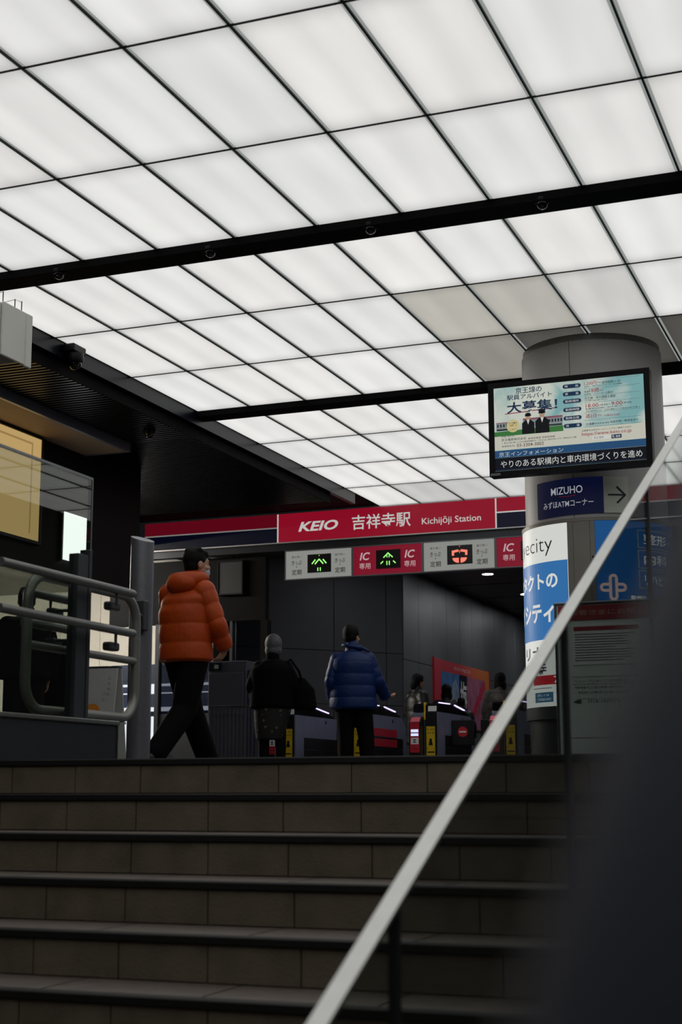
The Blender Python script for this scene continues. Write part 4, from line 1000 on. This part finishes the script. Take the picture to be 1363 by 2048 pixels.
def std(h, phi=0., hphi=None, arm='down'):
    s = h / 1.70; c, q = math.cos(phi), math.sin(phi)
    def R_(x, y, z): return ((x * c + y * q) * s, (-x * q + y * c) * s, z * s)
    J = dict(phi=phi, hphi=phi if hphi is None else hphi, s=s, head=R_(0, .025, 1.585), neck=R_(0, -.01, 1.43), chest=R_(0, 0, 1.22), pelvis=R_(0, 0, .92),
             shR=R_(.165, -.01, 1.34), shL=R_(-.165, -.01, 1.34), elR=R_(.235, -.03, 1.10), elL=R_(-.235, -.03, 1.10), wrR=R_(.235, .08, .87), wrL=R_(-.235, .08, .87),
             hdR=R_(0, .2, -1), hdL=R_(0, .2, -1), hnR=R_(-1, .3, 0), hnL=R_(1, .3, 0), hpR=R_(.09, 0, .89), hpL=R_(-.09, 0, .89), knR=R_(.10, .01, .49), knL=R_(-.10, .01, .49), anR=R_(.10, -.02, .085), anL=R_(-.10, -.02, .085))
    J['toe'] = (q, c); return J, R_

# --- orange jacket
M_or = mat('orange_nylon', 'b3430e', .5, var=.08, scale=5, bump=.3, bscale=14, spec=.3); M_trk = mat('black_cloth', '060607', .85, var=.15, scale=20, spec=.12)
ph = math.radians(38)
Jo = dict(phi=ph, hphi=math.radians(68), s=1., head=(.075, .02, 1.580), neck=(.045, .01, 1.43), chest=(-.012, .0, 1.20), pelvis=(.0, .0, .90),
          shR=(.135, -.105, 1.355), shL=(-.135, .11, 1.355), elR=(.235, -.13, 1.10), elL=(-.13, .22, 1.11), wrR=(.300, -.03, .925), wrL=(-.02, .30, .93),
          hdR=(-.42, .25, -.75), hdL=(.3, .3, -.8), hnR=(-.6, .5, .3), hnL=(.5, -.3, 0), hpR=(.065, -.045, .86), hpL=(-.055, .05, .86),
          knR=(-.005, -.07, .45), anR=(-.205, -.26, .12), knL=(.045, .10, .45), anL=(.180, .28, .085), toe=(math.sin(ph), math.cos(ph)), curl=.7)
def dress_orange(p, J, s, ph):
    trousers(p, J, s, M_trk, .118, .098, .086, .010, .185)
    jacket(p, J, s, ph, M_or, .815, .228, .172, .145, .010, (.088, .066), .0065)
    f = Vector((math.sin(ph), math.cos(ph), 0)); b = Vector(J['neck'])
    hd = []
    n = 26
    pts = [b + Vector((0, 0, .035)) + Vector((math.cos(t) * .115 * math.cos(ph) - math.sin(t) * .115 * math.sin(ph) - .02, -math.cos(t) * .115 * math.sin(ph) - math.sin(t) * .115 * math.cos(ph), .0 - .028 * max(0, math.sin(t)))) for t in [PI * (-.12 + 1.24 * i / n) for i in range(n + 1)]]
    hd.append(tube(pts, [.040 + .030 * math.sin(PI * i / n) for i in range(n + 1)], 18))
    hd.append(ell(b - f * .115 + Vector((-.02, 0, -.015)), (.135, .085, .085), -ph))
    fuse('hood', hd, .008, M_or, p, 4)
    fuse('hair', short_hair(J['head'], J['hphi'], 1.0, .003), .009, M_hairk, p, 3)
    g = Vector((math.sin(J['hphi']), math.cos(J['hphi']), 0)); h = Vector(J['head'])
    fuse('face_mask', [ell(h + g * .062 + Vector((0, 0, -.060)), (.056, .042, .050), -J['hphi']), cap(h + g * .05 + Vector((.03, -.05, -.05)), h + Vector((.022, -.074, -.02)), .004, .003, 6)], .008, mat('mask_white', 'b8bcc4', .7, var=.05), p, 2)
person((-5.196, 10.10, FL), -26.7, 'person in an orange hooded puffer jacket striding right beside the steel post', Jo, dress_orange, .006)

# --- blue jacket
M_blu = mat('blue_nylon', '06255a', .5, var=.1, scale=5, bump=.3, bscale=14, spec=.3)
Jb, R_ = std(1.72, math.radians(4), math.radians(35))
Jb.update(head=(-.012, .02, 1.605), neck=(-.005, -.01, 1.445), chest=(-.005, 0, 1.2), shR=(.175, -.01, 1.33), shL=(-.175, 0, 1.33), elR=(.285, .02, 1.085), wrR=(.375, .20, .915), hdR=(.9, .6, .15), hnR=(0, 0, 1), elL=(-.25, -.03, 1.09), wrL=(-.235, .09, .88),
          knR=(.145, .01, .48), anR=(.175, -.03, .085), knL=(-.085, .02, .49), anL=(-.085, 0, .085))
def dress_blue(p, J, s, ph):
    trousers(p, J, s, M_trk, .125, .095, .085, .012, .20)
    jacket(p, J, s, ph, M_blu, .76, .262, .19, .135, .009, (.094, .074), .008, 1.06)
    nk = Vector(J['neck'])
    fuse('collar', [tube([nk + Vector((.105 * math.cos(t), .09 * math.sin(t), .035 - .02 * math.cos(t))) for t in [PI * (-1.05 + 1.5 * i / 20) for i in range(21)]], .024, 10), cap(nk + Vector((.08, -.05, .03)), nk + Vector((.20, -.03, -.02)), .028, .012)], .010, M_blu, p, 3)
    fuse('hair', short_hair(J['head'], J['hphi'], 1.0, .012), .010, M_hairk, p, 3)
    ph_ = ob('phone', bevbox(-.035, .035, -.075, .075, -.004, .004, .003), M_gblack, p, loc=(.46, .27, .945)); ph_.rotation_euler = (0, 0, -.9)
person((-6.05, 15.96, FL), -20.8, 'person in a blue puffer jacket at the gates holding out a hand', Jb, dress_blue, .007)

# --- grey-haired person in a black coat
M_coat = mat('black_wool', '060607', .9, var=.2, scale=25, spec=.1); M_ghair = mat('grey_hair', '4c4d50', .6, var=.25, scale=45, bump=.4, bscale=110)
def floral():
    m = mat('dark_floral', '0d0d0e', .8); nt = m.node_tree; b = nt.nodes['Principled BSDF']
    tc = nt.nodes.new('ShaderNodeTexCoord'); v = nt.nodes.new('ShaderNodeTexVoronoi'); v.inputs['Scale'].default_value = 14; v.distance = 'MANHATTAN'
    nt.links.new(tc.outputs['Object'], v.inputs['Vector']); rp = nt.nodes.new('ShaderNodeValToRGB'); e = rp.color_ramp.elements
    e[0].position = .24; e[0].color = lin('5e5430'); e[1].position = .34; e[1].color = lin('0c0c0d'); nt.links.new(v.outputs['Distance'], rp.inputs[0]); nt.links.new(rp.outputs[0], b.inputs['Base Color']); return m
Jg, R_ = std(1.56, 0., math.radians(-5))
Jg.update(head=(.008, .04, 1.445), neck=(.0, .0, 1.295), chest=(.0, -.01, 1.12), shR=(.14, -.01, 1.185), shL=(-.14, -.01, 1.185), elL=(-.225, .02, .98), wrL=(-.14, .17, .90), elR=(.25, -.02, .98), wrR=(.21, .15, .92))
def dress_grey(p, J, s, ph):
    fuse('skirt', [loft([((.02, 0, .86), .21, .16, 0), ((.0, 0, .70), .205, .16, 0), ((-.02, 0, .52), .175, .15, 0), ((-.03, 0, .40), .145, .13, 0)])], .012, floral(), p, 3, label='dark skirt with small yellow flowers')
    trousers(p, J, s, M_trk, .08, .07, .065, .014, .15)
    jacket(p, J, s, ph, M_coat, .74, .27, .20, 1., .0, (.10, .08), .010, 1.02, name='coat')
    h = Vector(J['head'])
    fuse('hair', [ell(h + Vector((0, -.018, .02)), (.098, .105, .115)), ell(h + Vector((0, -.03, -.055)), (.095, .085, .085)), ell(h + Vector((0, -.02, -.11)), (.078, .06, .05))], .009, M_ghair, p, 2)
    fuse('shoulder_bag', [loft([((.36, -.02, .72), .11, .07, 0), ((.36, -.02, .76), .135, .085, 0), ((.35, -.02, .95), .12, .08, 0), ((.31, -.02, 1.08), .05, .05, 0)])], .012, M_coat, p, 3)
    ob('bag_strap', tube([(.34, -.05, 1.0), (.29, -.11, 1.15), (.20, -.08, 1.28), (.14, .06, 1.26)], .014, 8), M_coat, p)
person((-6.67, 15.07, FL), -23.9, 'grey-haired person in a black coat and flowered skirt seen from behind', Jg, dress_grey, .008)

# --- people past the gates
def simple(loc, az, label, h, phi, mtop, hair, mlegs=M_trk, z0=.55, rx=.24, ry=.18, band=.12, depth=.008, hairm=M_hairk):
    J, _ = std(h, phi)
    def dress(p, J, s, ph):
        trousers(p, J, s, mlegs, .10, .085, .075, .018)
        jacket(p, J, s, ph, mtop, z0 * s, rx, ry, band, depth, (.10, .078), .014, 1.02)
        hh = Vector(J['head'])
        if hair == 'long': P = short_hair(J['head'], J['hphi'], s, .014) + [ell(hh + Vector((-.02 * math.sin(ph), -.03 * math.cos(ph), -.07)), (.105 * s, .085 * s, .12 * s), -ph), ell(hh + Vector((-.02 * math.sin(ph), -.035 * math.cos(ph), -.15)), (.095 * s, .075 * s, .09 * s), -ph)]
        elif hair == 'bun': P = short_hair(J['head'], J['hphi'], s, .012) + [ell(hh + Vector((-.08 * math.sin(ph), -.08 * math.cos(ph), -.06)), (.06, .06, .07))]
        else: P = short_hair(J['head'], J['hphi'], s, .004)
        fuse('hair', P, .012, hairm, p, 3)
    return person(loc, az, label, J, dress, .013)
M_blkpuff = mat('black_nylon', '0e0e11', .45, var=.15, bump=.2, bscale=20)
simple((-6.77, 20.5, FL), -18.3, 'dark haired person in a black padded jacket just past the gates', 1.50, math.radians(55), M_blkpuff, 'bun')
simple((-5.66, 20.99, FL), -15.1, 'long haired person in a grey patterned coat past the gates near the column', 1.52, math.radians(10), mat('grey_tweed', '4a4642', .8, var=.6, scale=9), 'long', rx=.27)
simple((-7.02, 22.75, FL), -17.2, 'dark haired person whose head shows over the closed gate, before the poster', 1.50, 0., M_blkpuff, 'long', rx=.2)
simple((-6.72, 22.55, FL), -16.6, 'small dark head showing just right of the closed gate', 1.27, 0., M_blkpuff, 'short', rx=.2)
simple((-9.40, 15.1, FL), -31.9, 'person in black standing in the passage behind the glass screen post', 1.60, math.radians(10), M_coat, 'short', rx=.30, ry=.24, depth=0., band=1.)
simple((-7.46, 11.35, FL), -33.3, 'person in dark clothes at the left edge, one hand hanging by the rail loop', 1.66, math.radians(-10), M_coat, 'short', z0=.85, rx=.22, depth=0., band=1.)
